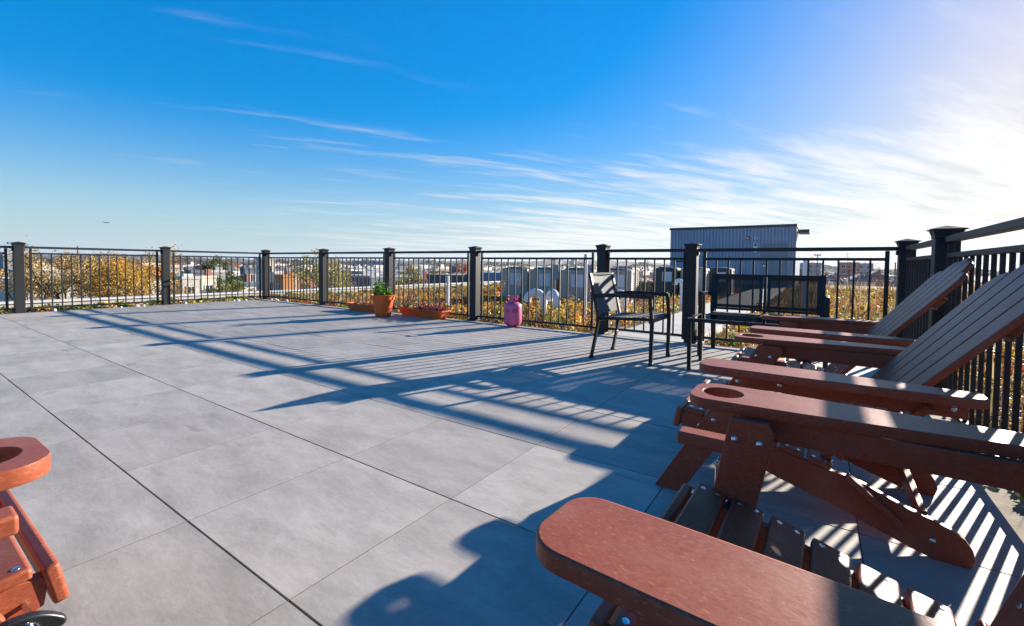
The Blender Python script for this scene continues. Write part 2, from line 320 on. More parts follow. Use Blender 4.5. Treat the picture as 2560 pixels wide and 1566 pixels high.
def colored_mesh(name, V, F, C, mat):
    """V (n,3), F (m,k) uniform faces, C (n,3) colour per point"""
    V = np.asarray(V, np.float32); F = np.asarray(F, np.int32); me = bpy.data.meshes.new(name); k = F.shape[1]
    me.vertices.add(len(V)); me.vertices.foreach_set('co', V.ravel()); me.loops.add(F.size); me.loops.foreach_set('vertex_index', F.ravel())
    me.polygons.add(len(F)); me.polygons.foreach_set('loop_start', np.arange(0, F.size, k, dtype=np.int32)); me.polygons.foreach_set('loop_total', np.full(len(F), k, np.int32))
    me.update(calc_edges=True); a = me.color_attributes.new('Col', 'FLOAT_COLOR', 'POINT')
    a.data.foreach_set('color', np.c_[np.asarray(C, np.float32), np.ones(len(V), np.float32)].ravel()); me.materials.append(MATS[mat]); return me
rng = np.random.default_rng(7); random.seed(11)
def leaf_quads(P, size, nrm_up=0.3, aspect=0.6):
    """one folded quad (leaf) per point, random orientation"""
    n = len(P); d = rng.normal(size=(n, 3)); d[:, 2] = d[:, 2]*0.6+nrm_up*0.5; d /= np.linalg.norm(d, axis=1)[:, None]
    w = np.cross(d, rng.normal(size=(n, 3))); w /= np.linalg.norm(w, axis=1)[:, None]+1e-9
    s = (np.asarray(size)*rng.uniform(0.7, 1.35, n))[:, None]
    V = np.stack([P-d*s*0.5, P+w*s*aspect*0.5, P+d*s*0.5, P-w*s*aspect*0.5], 1).reshape(-1, 3)
    return V, np.arange(4*n).reshape(n, 4)
def smooth_loop(pts, per=6):
    out = []; n = len(pts)
    for i in range(n):
        p0, p1, p2, p3 = (Vector(pts[(i+k-1) % n]) for k in range(4))
        for j in range(per):
            t = j/per; out.append(tuple(0.5*((2*p1)+(p2-p0)*t+(2*p0-5*p1+4*p2-p3)*t*t+(3*p1-p0-3*p2+p3)*t**3)))
    return out

# ------------------------------------------------------------------ setting: deck, roof, walkway
T = 0.6096; X0, X1, Y0, Y1 = -10.36, 0.555, -1.83, 5.25
def build_deck():
    b = MB(); b.box(X0, X1, Y0, Y1, -0.11, -0.020)
    deck = struct(b.build('deck', 'joint_dark'))
    xs = [X0]+[-2.921+T*j for j in range(-20, 12) if X0+0.12 < -2.921+T*j < X1-0.1]+[X1]
    ys = [Y0]+[0.608+T*i for i in range(-6, 12) if Y0+0.1 < 0.608+T*i < Y1-0.1]+[Y1]
    cache = {}
    for i in range(len(xs)-1):
        for j in range(len(ys)-1):
            w = xs[i+1]-xs[i]-0.0036; h = ys[j+1]-ys[j]-0.0062; k = (round(w, 3), round(h, 3))
            if k not in cache:
                m = MB(); m.box(-w/2, w/2, -h/2, h/2, -0.0195, 0.0); cache[k] = m.mesh('paver', 'paver')
            p = link('paver', cache[k], deck, ((xs[i]+xs[i+1])/2, (ys[j]+ys[j+1])/2, rng.normal()*0.0004))
    for x in xs[1:-1]:
        m = MB(); m.box(x-0.0017, x+0.0017, Y0, Y1, -0.015, -0.0007); m.build('joint_sand', 'joint_sand', deck)
    e = MB(); e.box(X0-0.012, X0-0.001, Y0, Y1, -0.1, 0.004); e.build('edge_strip', 'edge_metal', deck)
    e = MB(); e.box(X0-0.012, X1, Y1+0.001, Y1+0.012, -0.1, 0.003); e.build('edge_strip', 'edge_metal', deck)
build_deck()
RX0, RX1, RY0, RY1 = -12.75, 7.5, -3.2, 31.0
def build_roof():
    b = MB(); b.box(RX0, RX1, RY0, RY1, -13.0, -0.13); struct(b.build('roof', 'roof_soil'))
    # walkway of pavers from the gate to the roof house
    deckw = MB(); deckw.box(-2.26, -1.22, Y1+0.02, 23.9, -0.125, -0.062); w = struct(deckw.build('walkway', 'concrete'))
    m = MB(); m.box(-0.505, 0.505, -0.30, 0.30, -0.02, 0.0); me = m.mesh('paver', 'walk_stone', bevel=0.002, seg=1)
    y = Y1+0.33
    while y < 23.6: link('paver', me, w, (-1.74, y, -0.04)); y += 0.609
    # parapet along the left edge of the roof
    t = thing('parapet_wall', 'long low pale parapet wall with metal coping along the planted roof edge', 'wall', (RX0, 0, -0.13))
    m = MB(); m.box(-0.30, 0.0, RY0, RY1, 0.0, 0.115); m.build('wall', 'concrete', t)
    m = MB(); ys = np.arange(RY0, RY1, 3.05)
    for a in ys:
        m = MB(); m.box(-0.34, 0.03, a+0.004, min(a+3.046, RY1), 0.117, 0.150); m.build('coping', 'coping', t, bevel=0.006, seg=1)
build_roof()

# ------------------------------------------------------------------ railings
ZT = 1.055
def post_meshes():
    s = 0.0575; m = MB(); m.box(-s, s, -s, s, 0.0, 1.045); m.box(-s-0.006, s+0.006, -s-0.006, s+0.006, 0.0, 0.012)
    shaft = m.mesh('post', 'railing', bevel=0.004, seg=2)
    m = MB()
    def fr(z, a): return [(-a, -a, z), (a, -a, z), (a, a, z), (-a, a, z)]
    L = [fr(1.046, 0.059), fr(1.046, 0.0605), fr(1.062, 0.0605), fr(1.075, 0.064), fr(1.095, 0.071), fr(1.098, 0.071), fr(1.098, 0.083), fr(1.104, 0.083), fr(1.126, 0.004)]
    V = [p for l in L for p in l]; F = [(i*4+k, i*4+(k+1) % 4, i*4+4+(k+1) % 4, i*4+4+k) for i in range(len(L)-1) for k in range(4)]
    m.add(V, F+[tuple(len(V)-4+k for k in range(4))]); cap = m.mesh('post_cap', 'railing')
    return shaft, cap
SHAFT, CAP = post_meshes()
m = MB(); m.box(-0.0085, 0.0085, -0.0085, 0.0085, 0.082, ZT-0.128); BAL = m.mesh('baluster', 'railing', bevel=0.002, seg=1)
def add_post(parent, p):
    o = link('post', SHAFT, parent, (p[0], p[1], 0)); link('post_cap', CAP, o, (0, 0, 0)); return o
def add_panel(parent, a, b, name='panel_frame', inset=0.075, gap=None):
    a = Vector((*a, 0)); b = Vector((*b, 0)); d = (b-a).normalized(); n = Vector((-d.y, d.x, 0)); L = (b-a).length
    ang = math.atan2(d.y, d.x); m = MB(); p0 = 0.058; i0 = p0+inset
    def bx(x0, x1, w, z0, z1): m.box(x0, x1, -w/2, w/2, z0, z1)
    bx(p0, L-p0, 0.046, ZT-0.036, ZT)                                   # handrail
    bx(i0, L-i0, 0.032, ZT-0.128, ZT-0.100)                             # middle rail
    bx(i0-0.03, L-i0+0.03, 0.034, 0.056, 0.084)                         # bottom rail
    bx(p0, i0-0.03, 0.028, 0.058, 0.080); bx(L-i0+0.03, L-p0, 0.028, 0.058, 0.080)
    for x in (i0, L-i0): bx(x-0.016, x+0.016, 0.030, 0.030, ZT-0.038)   # stiles
    for x, s in ((p0, 1), (L-p0, -1)):                                  # brackets
        for z in (ZT-0.055, 0.045): m.box(min(x, x+s*0.016), max(x, x+s*0.016), -0.028, 0.028, z-0.02, z+0.017)
    fr = m.build(name, 'railing', parent, bevel=0.003, seg=1); fr.location = a; fr.rotation_euler = (0, 0, ang)
    k = max(2, round((L-2*i0)/0.1175)); st = (L-2*i0)/k
    for i in range(1, k): link('baluster', BAL, fr, (i0+i*st, 0, 0))
    return fr
FX, FY, GX = -10.42, 5.315, 0.63
left = thing('railing', 'dark metal railing beside the long white parapet and autumn trees', 'railing', (FX, 1.48, 0))
def rel(o, p): return (p[0]-o.location.x, p[1]-o.location.y)
LP = [(FX, -2.42), (FX, -0.46), (FX, 1.48), (FX, 3.41), (FX, FY)]
for p in LP[:-1]: add_post(left, rel(left, p))
for p, q in zip(LP, LP[1:]): add_panel(left, rel(left, p), rel(left, q))
back = thing('railing', 'dark metal railing behind the terracotta pots, tank and black garden furniture', 'railing', (-4.31, FY, 0))
BP = [(FX, FY), (-8.19, FY), (-6.24, FY), (-4.31, FY), (-2.255, FY), (-1.19, FY), (GX, FY)]
for p in BP: add_post(back, rel(back, p))
for i, (p, q) in enumerate(zip(BP, BP[1:])):
    if i != 4: add_panel(back, rel(back, p), rel(back, q))
gate = thing('gate', 'narrow dark metal baluster gate at the head of the paved walkway', 'gate', (-2.255, FY, 0))
add_panel(gate, (0, 0), (1.065, 0), 'gate_frame', inset=0.02)
m = MB(); m.box(0.98, 1.0, -0.045, -0.018, 0.86, 0.96); m.box(0.90, 0.995, -0.06, -0.045, 0.905, 0.92); m.build('latch', 'railing', gate)
right = thing('railing', 'dark metal railing behind the reclining brown slatted chairs', 'railing', (GX, 3.79, 0))
RP = [(GX, FY), (GX, 3.79), (GX, 1.78), (GX, -0.22), (GX, -2.2)]
for p in RP[1:]: add_post(right, rel(right, p))
for p, q in zip(RP, RP[1:]): add_panel(right, rel(right, p), rel(right, q))

# ------------------------------------------------------------------ brown slatted folding chairs
def resample(poly, k=3): return smooth_loop(poly, k)
def bolt_mesh():
    m = MB(); m.lathe([(0.0085, 0.0), (0.0085, 0.001), (0.0078, 0.003), (0.0055, 0.0048), (0.0022, 0.0058), (0.0001, 0.006)], 12); return m.mesh('bolt', 'steel', smooth=True)
BOLT = bolt_mesh()
m = MB(); m.lathe([(0.0065, 0.0), (0.0062, 0.0012), (0.003, 0.0018), (0.0001, 0.0018)], 10); SCREW = m.mesh('screw', 'steel', smooth=True)
def torus(mb, c, r1, r2, ax, st=1.0, n=12, k=6):
    """small ring in the plane spanned by ax=(e1,e2)"""
    e1, e2 = Vector(ax[0]), Vector(ax[1]); e3 = e1.cross(e2); V = []; F = []
    for i in range(n):
        a = 2*math.pi*i/n; d = e1*math.cos(a)*st+e2*math.sin(a); dn = (e1*math.cos(a)+e2*math.sin(a))
        for j in range(k): q = 2*math.pi*j/k; V.append(Vector(c)+d*r1+dn*(r2*math.cos(q))+e3*(r2*math.sin(q)))
    for i in range(n):
        for j in range(k): F.append((i*k+j, ((i+1) % n)*k+j, ((i+1) % n)*k+(j+1) % k, i*k+(j+1) % k))
    mb.add(V, F)
def make_chair(state, label, loc, rz, group, adx=0.0, adz=0.0, pin_at='inside'):
    """local axes: the chair faces -x, +y is the sitter's right (cup-holder) side"""
    t = thing('folding_chair', label, 'chair', loc, rz, group)
    A = state == 'upright'; ds = 0.17 if A else 0.0
    LM = 'lumber'
    # arms
    arc = lambda cx, cy, r, a0, a1, n=7: [(cx+r*math.cos(R_(a0+(a1-a0)*i/n)), cy+r*math.sin(R_(a0+(a1-a0)*i/n))) for i in range(n+1)]
    shapes = {-1: (arc(-0.287, 0.402, 0.050, 180, 90)+[(-0.20, 0.455), (-0.10, 0.457), (0.0, 0.457), (0.10, 0.455), (0.20, 0.452), (0.28, 0.449), (0.348, 0.445)], [(0.366, 0.430), (0.366, 0.372), (0.346, 0.356), (0.28, 0.350), (0.20, 0.340), (0.10, 0.326), (0.0, 0.315), (-0.10, 0.309), (-0.20, 0.305)]+arc(-0.289, 0.349, 0.045, 272, 180)),
              1: (arc(-0.287, 0.424, 0.050, 180, 90)+[(-0.24, 0.4755), (-0.18, 0.476), (-0.12, 0.473), (-0.06, 0.468), (0.0, 0.463), (0.10, 0.456), (0.20, 0.450), (0.28, 0.446), (0.348, 0.442)], [(0.366, 0.428), (0.366, 0.368), (0.346, 0.352), (0.28, 0.346), (0.20, 0.338), (0.10, 0.326), (0.0, 0.316), (-0.10, 0.308), (-0.20, 0.302)]+arc(-0.289, 0.346, 0.047, 272, 180))}
    AZ = 0.504+adz
    for s in (-1, 1):
        poly = [(a+adx, b) for a, b in shapes[s][0]+shapes[s][1]]
        hole = [(-0.264+adx+0.049*math.cos(-2*math.pi*i/28), 0.386+0.049*math.sin(-2*math.pi*i/28)) for i in range(28)] if s > 0 else None
        m = MB(); m.prism(poly, lambda a, b, z: (a, s*b, z), AZ, AZ+0.026, hole)
        m.build('arm', LM, t, bevel=0.004, seg=2, angle=50, sides=True)
        m = MB(); m.box(-0.215+adx, 0.345+adx, min(s*0.322, s*0.344), max(s*0.322, s*0.344), AZ-0.056, AZ-0.0005); m.build('arm_apron', LM, t, bevel=0.003)
        # leg: slanted board from floor to arm
        fx, tx = (-0.262, -0.172) if A else (-0.515, -0.225)
        w = 0.093
        m = MB(); sl = (tx-fx)/(AZ-0.0005); px = w*(1.0 if A else 1.06)
        pl = [(fx, 0.0), (fx+px, 0.0), (tx+px, AZ-0.024), (tx+px-0.012, AZ-0.0005), (tx, AZ-0.0005)]
        m.prism(pl, lambda a, b, y: (a, y, b), s*0.2665, s*0.2905); lg = m.build('leg', LM, t, bevel=0.003)
        # curved seat rail running back to the rear foot
        rail = [(-0.425, 0.247), (-0.388, 0.228), (-0.25, 0.186), (-0.083, 0.127), (0.066, 0.083), (0.169, 0.044), (0.263, 0.011), (0.303, 0.0), (0.381, 0.0), (0.389, 0.03), (0.384, 0.053),
                (0.367, 0.080), (0.338, 0.100), (0.289, 0.118), (0.241, 0.132), (0.197, 0.150), (0.138, 0.176), (0.081, 0.192), (0.05, 0.196), (-0.02, 0.212), (-0.11, 0.236), (-0.25, 0.278), (-0.38, 0.304), (-0.432, 0.298)]
        m = MB(); m.prism([(a+ds, b) for a, b in rail], lambda a, b, y: (a, y, b), s*0.240, s*0.265); m.build('seat_rail', LM, t, bevel=0.003, seg=2, angle=60)
        # link bar outside the rail
        m = MB(); m.bar((0.088+ds, s*0.277, 0.198), (0.222+ds, s*0.277, 0.088), 0.018, 0.036, (0, s, 0)); m.build('link_bar', LM, t, bevel=0.003)
        pts = [(fx+sl*z+px*q, z) for z, q in ((0.455, 0.22), (0.455, 0.78), (0.30, 0.35), (0.20, 0.62))]
        for x, z in pts:
            link('bolt', BOLT, t, (x, s*0.2905, z), (R_(-90*s), 0, 0)); 
            link('bolt', BOLT, t, (x, s*0.2665, z), (R_(90*s), 0, 0))
        for x, z in ((0.103+ds, 0.186), (0.207+ds, 0.100)): link('bolt', BOLT, t, (x, s*0.286, z), (R_(-90*s), 0, 0))
        for x, z in ((0.297+ds, 0.056), (-0.36+ds, 0.262)): link('bolt', BOLT, t, (x, s*0.265, z), (R_(-90*s), 0, 0))
        link('bolt', BOLT, t, (0.315+adx, s*0.344, AZ-0.03), (R_(-90*s), 0, 0)); link('bolt', BOLT, t, (-0.1+adx, s*0.344, AZ-0.03), (R_(-90*s), 0, 0))
    # seat slats follow the rail's upper edge
    def top(x):
        q = [(-0.45, 0.305), (-0.38, 0.304), (-0.25, 0.278), (-0.11, 0.236), (-0.02, 0.212), (0.05, 0.196), (0.1, 0.188)]
        for (a, za), (b, zb) in zip(q, q[1:]):
            if a <= x <= b: return za+(zb-za)*(x-a)/(b-a)
        return q[-1][1]
    x = -0.412
    k = 0
    while x < 0.03:
        w = 0.0665; z0, z1 = top(x), top(x+w); m = MB(); c = Vector((0, 0, 0.0115))
        a = Vector((x+ds, 0, z0)); b = Vector((x+w+ds, 0, z1)); d = (b-a).normalized(); nrm = Vector((-d.z, 0, d.x))
        P = []
        for yy in (-0.272, 0.272):
            for p in (a+nrm*0.001, b+nrm*0.001, b+nrm*0.022, a+nrm*0.022): P.append((p.x, yy, p.z))
        m.add(P, [(0, 1, 2, 3), (7, 6, 5, 4), (0, 4, 5, 1), (1, 5, 6, 2), (2, 6, 7, 3), (3, 7, 4, 0)])
        sl_ = m.build('seat_slat', LM, t, bevel=0.006, seg=2)
        for yy in (-0.252, 0.252):
            for f in (0.25, 0.75):
                p = a+(b-a)*f+nrm*0.0215; link('screw', SCREW, sl_, (p.x, yy, p.z), (0, -math.atan2(d.z, d.x), 0))
        x += 0.078; k += 1
    m = MB(); m.prism([(-0.436+ds, 0.240), (-0.458+ds, 0.244), (-0.444+ds, 0.318), (-0.421+ds, 0.312)], lambda a, b, y: (a, y, b), -0.272, 0.272); m.build('front_slat', LM, t, bevel=0.007, seg=2)
    m = MB(); m.box(0.268+ds, 0.288+ds, -0.2395, 0.2395, 0.075, 0.128); m.build('stretcher', LM, t, bevel=0.003)
    # cup shelf below the hole in the right arm
    m = MB(); m.box(-0.300+1.2*min(adx, 0), -0.115+min(adx, 0), 0.292, 0.346, 0.403+adz*0.5, 0.435+adz*0.5); m.build('cup_shelf', LM, t, bevel=0.006)
    # fan back of five boards
    ux, uz = (0.36, 0.933) if A else (0.640, 0.768); base = Vector((0.25 if A else 0.002, 0, 0.21)); u = Vector((ux, 0, uz)); nb = Vector((uz, 0, -ux))
    def on(v, s_, n_): p = base+u*s_+nb*n_; return (p.x, v, p.z)
    bw, tw = 0.086, 0.118; ln = [0.815, 0.885, 0.915, 0.885, 0.815]
    for i in range(5):
        c0 = (i-2)*(bw+0.006); c1 = (i-2)*(tw+0.0065); L = ln[i]; tl = -0.05*(i-2)
        sg = -1 if i < 2 else 1
        topc = [(c1+tw/2, L+(-0.035 if i > 2 else (-0.006 if i == 2 else 0.012))), (c1+tw*0.2, L+(0.008 if i >= 2 else 0.02)), (c1-tw*0.2, L+(0.02 if i > 2 else 0.008)), (c1-tw/2, L+(-0.035 if i < 2 else (-0.006 if i == 2 else 0.012)))]
        pl = [(c0-bw/2, 0.0), (c0+bw/2, 0.0)]+topc
        m = MB(); m.prism(pl, lambda a, b, n_: on(a, b, n_), 0.0, 0.021); bd = m.build('back_board', LM, t, bevel=0.005, seg=2)
        for s_ in (0.10, 0.30):
            p = on(c0+(c1-c0)*s_/L, s_, -0.0006); link('screw', SCREW, bd, p, (0, -math.atan2(uz, ux), 0))
    for s_, hw in ((0.09, 0.235), (0.34, 0.355), (0.66, 0.27)):
        pl = smooth_loop([(-hw, s_-0.02), (-hw+0.02, s_-0.036), (hw-0.02, s_-0.036), (hw, s_-0.02), (hw, s_+0.02), (hw-0.02, s_+0.036), (-hw+0.02, s_+0.036), (-hw, s_+0.02)], 2)
        m = MB(); m.prism(pl, lambda a, b, n_: on(a, b, n_), 0.022, 0.044); m.build('back_brace', LM, t, bevel=0.004, angle=50)
    # locking pin on a short chain, right side: pushed home, or left hanging inside the leg
    def chain(p, q, sag, n, parent):
        m = MB(); p, q = Vector(p), Vector(q); d = (q-p).normalized(); s1 = d.cross(Vector((0.3, 1, 0.1))).normalized(); s2 = s1.cross(d)
        for i in range(n):
            f = i/(n-1); torus(m, p.lerp(q, f)+Vector((0, 0, -sag*math.sin(math.pi*f))), 0.0052, 0.0013, (d, s1 if i % 2 else s2), 1.5, 10, 5)
        m.build('chain', 'steel', parent, smooth=True)
    knob = smooth_loop([(-0.040, -0.006), (-0.02, -0.014), (0.0, -0.017), (0.02, -0.014), (0.040, -0.006), (0.040, 0.006), (0.02, 0.014), (0, 0.017), (-0.02, 0.014), (-0.040, 0.006)], 3)
    if pin_at == 'home':
        px, pz = -0.400+ds, 0.262; m = MB(); m.tube([(px, 0.25, pz), (px, 0.33, pz)], 0.0045, 8); pin = m.build('lock_pin', 'steel', t)
        m = MB(); m.prism(knob, lambda a, b, y: (px+a*0.9+b*0.4, y, pz+a*0.4-b*0.9), 0.326, 0.344); m.build('pin_knob', 'black_plastic', pin, bevel=0.004)
        chain((px, 0.350, pz+0.004), (px+0.12, 0.295, pz+0.085), 0.025, 14, pin)
    else:
        ins = pin_at == 'inside'; px, pz, py = (tx+0.12, 0.30, 0.25) if ins else (tx-0.035, 0.335, 0.318); m = MB(); m.tube([(px, py, pz-0.03), (px, py, pz+0.03)], 0.0045, 8); pin = m.build('lock_pin', 'steel', t)
        m = MB(); m.prism(knob, lambda a, b, z: (px+a, py+b, z), pz-0.045, pz-0.028); m.build('pin_knob', 'black_plastic', pin, bevel=0.004)
        chain((px, py, pz+0.03), (px-0.005, 0.262, AZ-0.05) if ins else (px+0.02, py, 0.402), 0.0, 13 if ins else 4, pin)
    return t
GR = 'brown folding chairs along the railing'
make_chair('upright', 'brown slatted folding chair with upright legs at the end of the row', (0.0, 0.895, 0), R_(-1.0), GR, adx=0.055, pin_at='outside')
make_chair('reclined', 'brown slatted folding chair with raked legs between two other chairs of the row', (0.0, 2.055, 0), R_(0.0), GR)
make_chair('reclined', 'brown slatted folding chair with raked legs beside the black metal table', (0.02, 3.185, 0), R_(0.5), GR)
make_chair('reclined', 'brown slatted folding chair standing alone across the deck, locking pin and chain showing', (-1.385, -0.245, 0), R_(-90), 'brown folding chair apart from the row', adx=-0.072, adz=0.04, pin_at='home')

# ------------------------------------------------------------------ black sling furniture
def sling_chair():
    t = thing('garden_armchair', 'black metal armchair with grey sling seat standing on the pavers', 'chair', (-1.46, 4.115, 0))
    w = 0.262; M = 'black_metal'
    def tubepoly(name, pts, wd=0.026, th=0.020, up=(0, 1, 0)):
        m = MB()
        for a, b in zip(pts, pts[1:]): m.bar(a, b, wd, th, up)
        return m.build(name, M, t, bevel=0.003, seg=1)
    for s in (-1, 1):
        y = s*w
        tubepoly('rear_leg', [(-0.275, y, 0.0), (-0.235, y, 0.20), (-0.205, y, 0.37), (-0.235, y, 0.50), (-0.30, y, 0.785)], 0.022, 0.040)
        tubepoly('arm', [(-0.262, y, 0.575), (-0.06, y, 0.592), (0.262, y, 0.590)], 0.036, 0.022)
        tubepoly('front_leg', [(0.262, y, 0.60), (0.282, y, 0.38), (0.278, y, 0.0)], 0.030, 0.030)
        tubepoly('seat_rail', [(-0.205, y*0.93, 0.372), (0.262, y*0.93, 0.395)], 0.024, 0.034)
    tubepoly('crossbar', [(0.262, -w, 0.375), (0.262, w, 0.375)], 0.022, 0.03, (0, 0, 1))
    tubepoly('crossbar', [(-0.21, -w, 0.36), (-0.21, w, 0.36)], 0.022, 0.03, (0, 0, 1))
    tubepoly('crossbar', [(-0.297, -w, 0.775), (-0.297, w, 0.775)], 0.020, 0.02, (0, 0, 1))
    def sheet(name, prof, mat, wid):
        m = MB(); V = []; F = []; n = len(prof); ks = 9
        for i, (x, z) in enumerate(prof):
            for k in range(ks):
                yy = -wid+2*wid*k/(ks-1); sag = 0.012*(1-(yy/wid)**2)
                V.append((x-(sag if name == 'back_sling' else 0), yy, z-(sag if name != 'back_sling' else 0)))
        for i in range(n-1):
            for k in range(ks-1): F.append((i*ks+k, i*ks+k+1, (i+1)*ks+k+1, (i+1)*ks+k))
        m.add(V, F); return m.build(name, mat, t, smooth=True)
    sheet('seat_sling', [(-0.19, 0.388), (-0.05, 0.396), (0.10, 0.404), (0.245, 0.412), (0.268, 0.405)], 'sling_grey', w*0.90)
    sheet('back_sling', [(-0.212, 0.41), (-0.235, 0.52), (-0.265, 0.65), (-0.296, 0.782), (-0.305, 0.786)], 'sling_grey', w*0.94)
    for s in (-1, 1):
        for x, z in ((0.28, 0.012), (-0.273, 0.012)):
            m = MB(); m.box(x-0.017, x+0.017, s*w-0.017, s*w+0.017, 0, 0.022); m.build('foot', 'black_plastic', t)
sling_chair()
def bench():
    t = thing('garden_bench', 'black metal loveseat bench with see-through mesh back by the railing', 'bench', (-0.445, 4.86, 0))
    M = 'black_metal'; hw = 0.47
    def tp(name, pts, wd=0.026, th=0.026, up=(1, 0, 0)):
        m = MB()
        for a, b in zip(pts, pts[1:]): m.bar(a, b, wd, th, up)
        return m.build(name, M, t, bevel=0.003, seg=1)
    for s in (-1, 1):
        x = s*hw
        tp('rear_leg', [(x, 0.26, 0.0), (x, 0.20, 0.36), (x, 0.165, 0.42), (x, 0.235, 0.785)], 0.024, 0.04)
        tp('arm', [(x+s*0.03, 0.215, 0.57), (x+s*0.03, 0.02, 0.595), (x+s*0.03, -0.26, 0.592)], 0.036, 0.022)
        tp('front_leg', [(x+s*0.03, -0.255, 0.60), (x+s*0.03, -0.265, 0.38), (x+s*0.03, -0.25, 0.0)], 0.036, 0.036)
        tp('seat_rail', [(x*0.97, 0.185, 0.36), (x*0.97, -0.26, 0.385)], 0.024, 0.034)
    tp('crossbar', [(-hw, -0.255, 0.375), (hw, -0.255, 0.375)], 0.03, 0.03, (0, 0, 1))
    tp('crossbar', [(-hw, 0.18, 0.355), (hw, 0.18, 0.355)], 0.03, 0.03, (0, 0, 1))
    tp('back_rail', [(-hw, 0.232, 0.772), (hw, 0.232, 0.772)], 0.02, 0.022, (0, 0, 1))
    tp('back_rail', [(-hw, 0.172, 0.432), (hw, 0.172, 0.432)], 0.02, 0.022, (0, 0, 1))
    tp('centre_stile', [(0, 0.172, 0.36), (0, 0.172, 0.43), (0, 0.235, 0.78)], 0.03, 0.024)
    for x0, x1 in ((-hw+0.014, -0.017), (0.017, hw-0.014)):
        m = MB(); V = []; F = []; n = 7; k = 9
        for i in range(n):
            z = 0.437+(0.335)*i/(n-1)
            for j in range(k): xx = x0+(x1-x0)*j/(k-1); V.append((xx, 0.168+0.060*i/(n-1)+0.012*math.sin(math.pi*j/(k-1)), z))
        for i in range(n-1):
            for j in range(k-1): F.append((i*k+j, i*k+j+1, (i+1)*k+j+1, (i+1)*k+j))
        m.add(V, F); m.build('back_mesh', 'sling_black', t, smooth=True)
        for z, y in ((0.745, 0.221), (0.463, 0.171)):
            m = MB(); m.box(x0, x1, y-0.004, y-0.001, z-0.014, z+0.014); m.build('hem', 'black_metal', t)
        for x in (x0+0.018, x1-0.018):
            m = MB(); m.bar((x, 0.166, 0.44), (x, 0.226, 0.77), 0.026, 0.003, (0, -1, 0)); m.build('hem', 'black_metal', t)
        m = MB(); m.box(x0, x1, -0.25, 0.175, 0.392, 0.396); m.build('seat_mesh', 'sling_black', t)
bench()
def table():
    t = thing('side_table', 'low black metal table with a glass top in front of the bench', 'table', (-0.47, 4.14, 0))
    hx, hy, z = 0.435, 0.235, 0.43; M = 'black_metal'
    m = MB(); f = 0.026
    m.box(-hx, hx, -hy, -hy+f, z-0.03, z); m.box(-hx, hx, hy-f, hy, z-0.03, z); m.box(-hx, -hx+f, -hy+f, hy-f, z-0.03, z); m.box(hx-f, hx, -hy+f, hy-f, z-0.03, z)
    m.build('table_frame', M, t, bevel=0.002, seg=1)
    m = MB(); m.box(-hx+f, hx-f, -hy+f, hy-f, z-0.009, z-0.003); m.build('glass_top', 'table_glass', t)
    for sx in (-1, 1):
        for sy in (-1, 1):
            m = MB(); m.bar((sx*(hx-0.016), sy*(hy-0.016), z-0.03), (sx*(hx-0.022), sy*(hy-0.018), 0), 0.03, 0.03, (0, 1, 0)); m.build('leg', M, t, bevel=0.003, seg=1)
table()

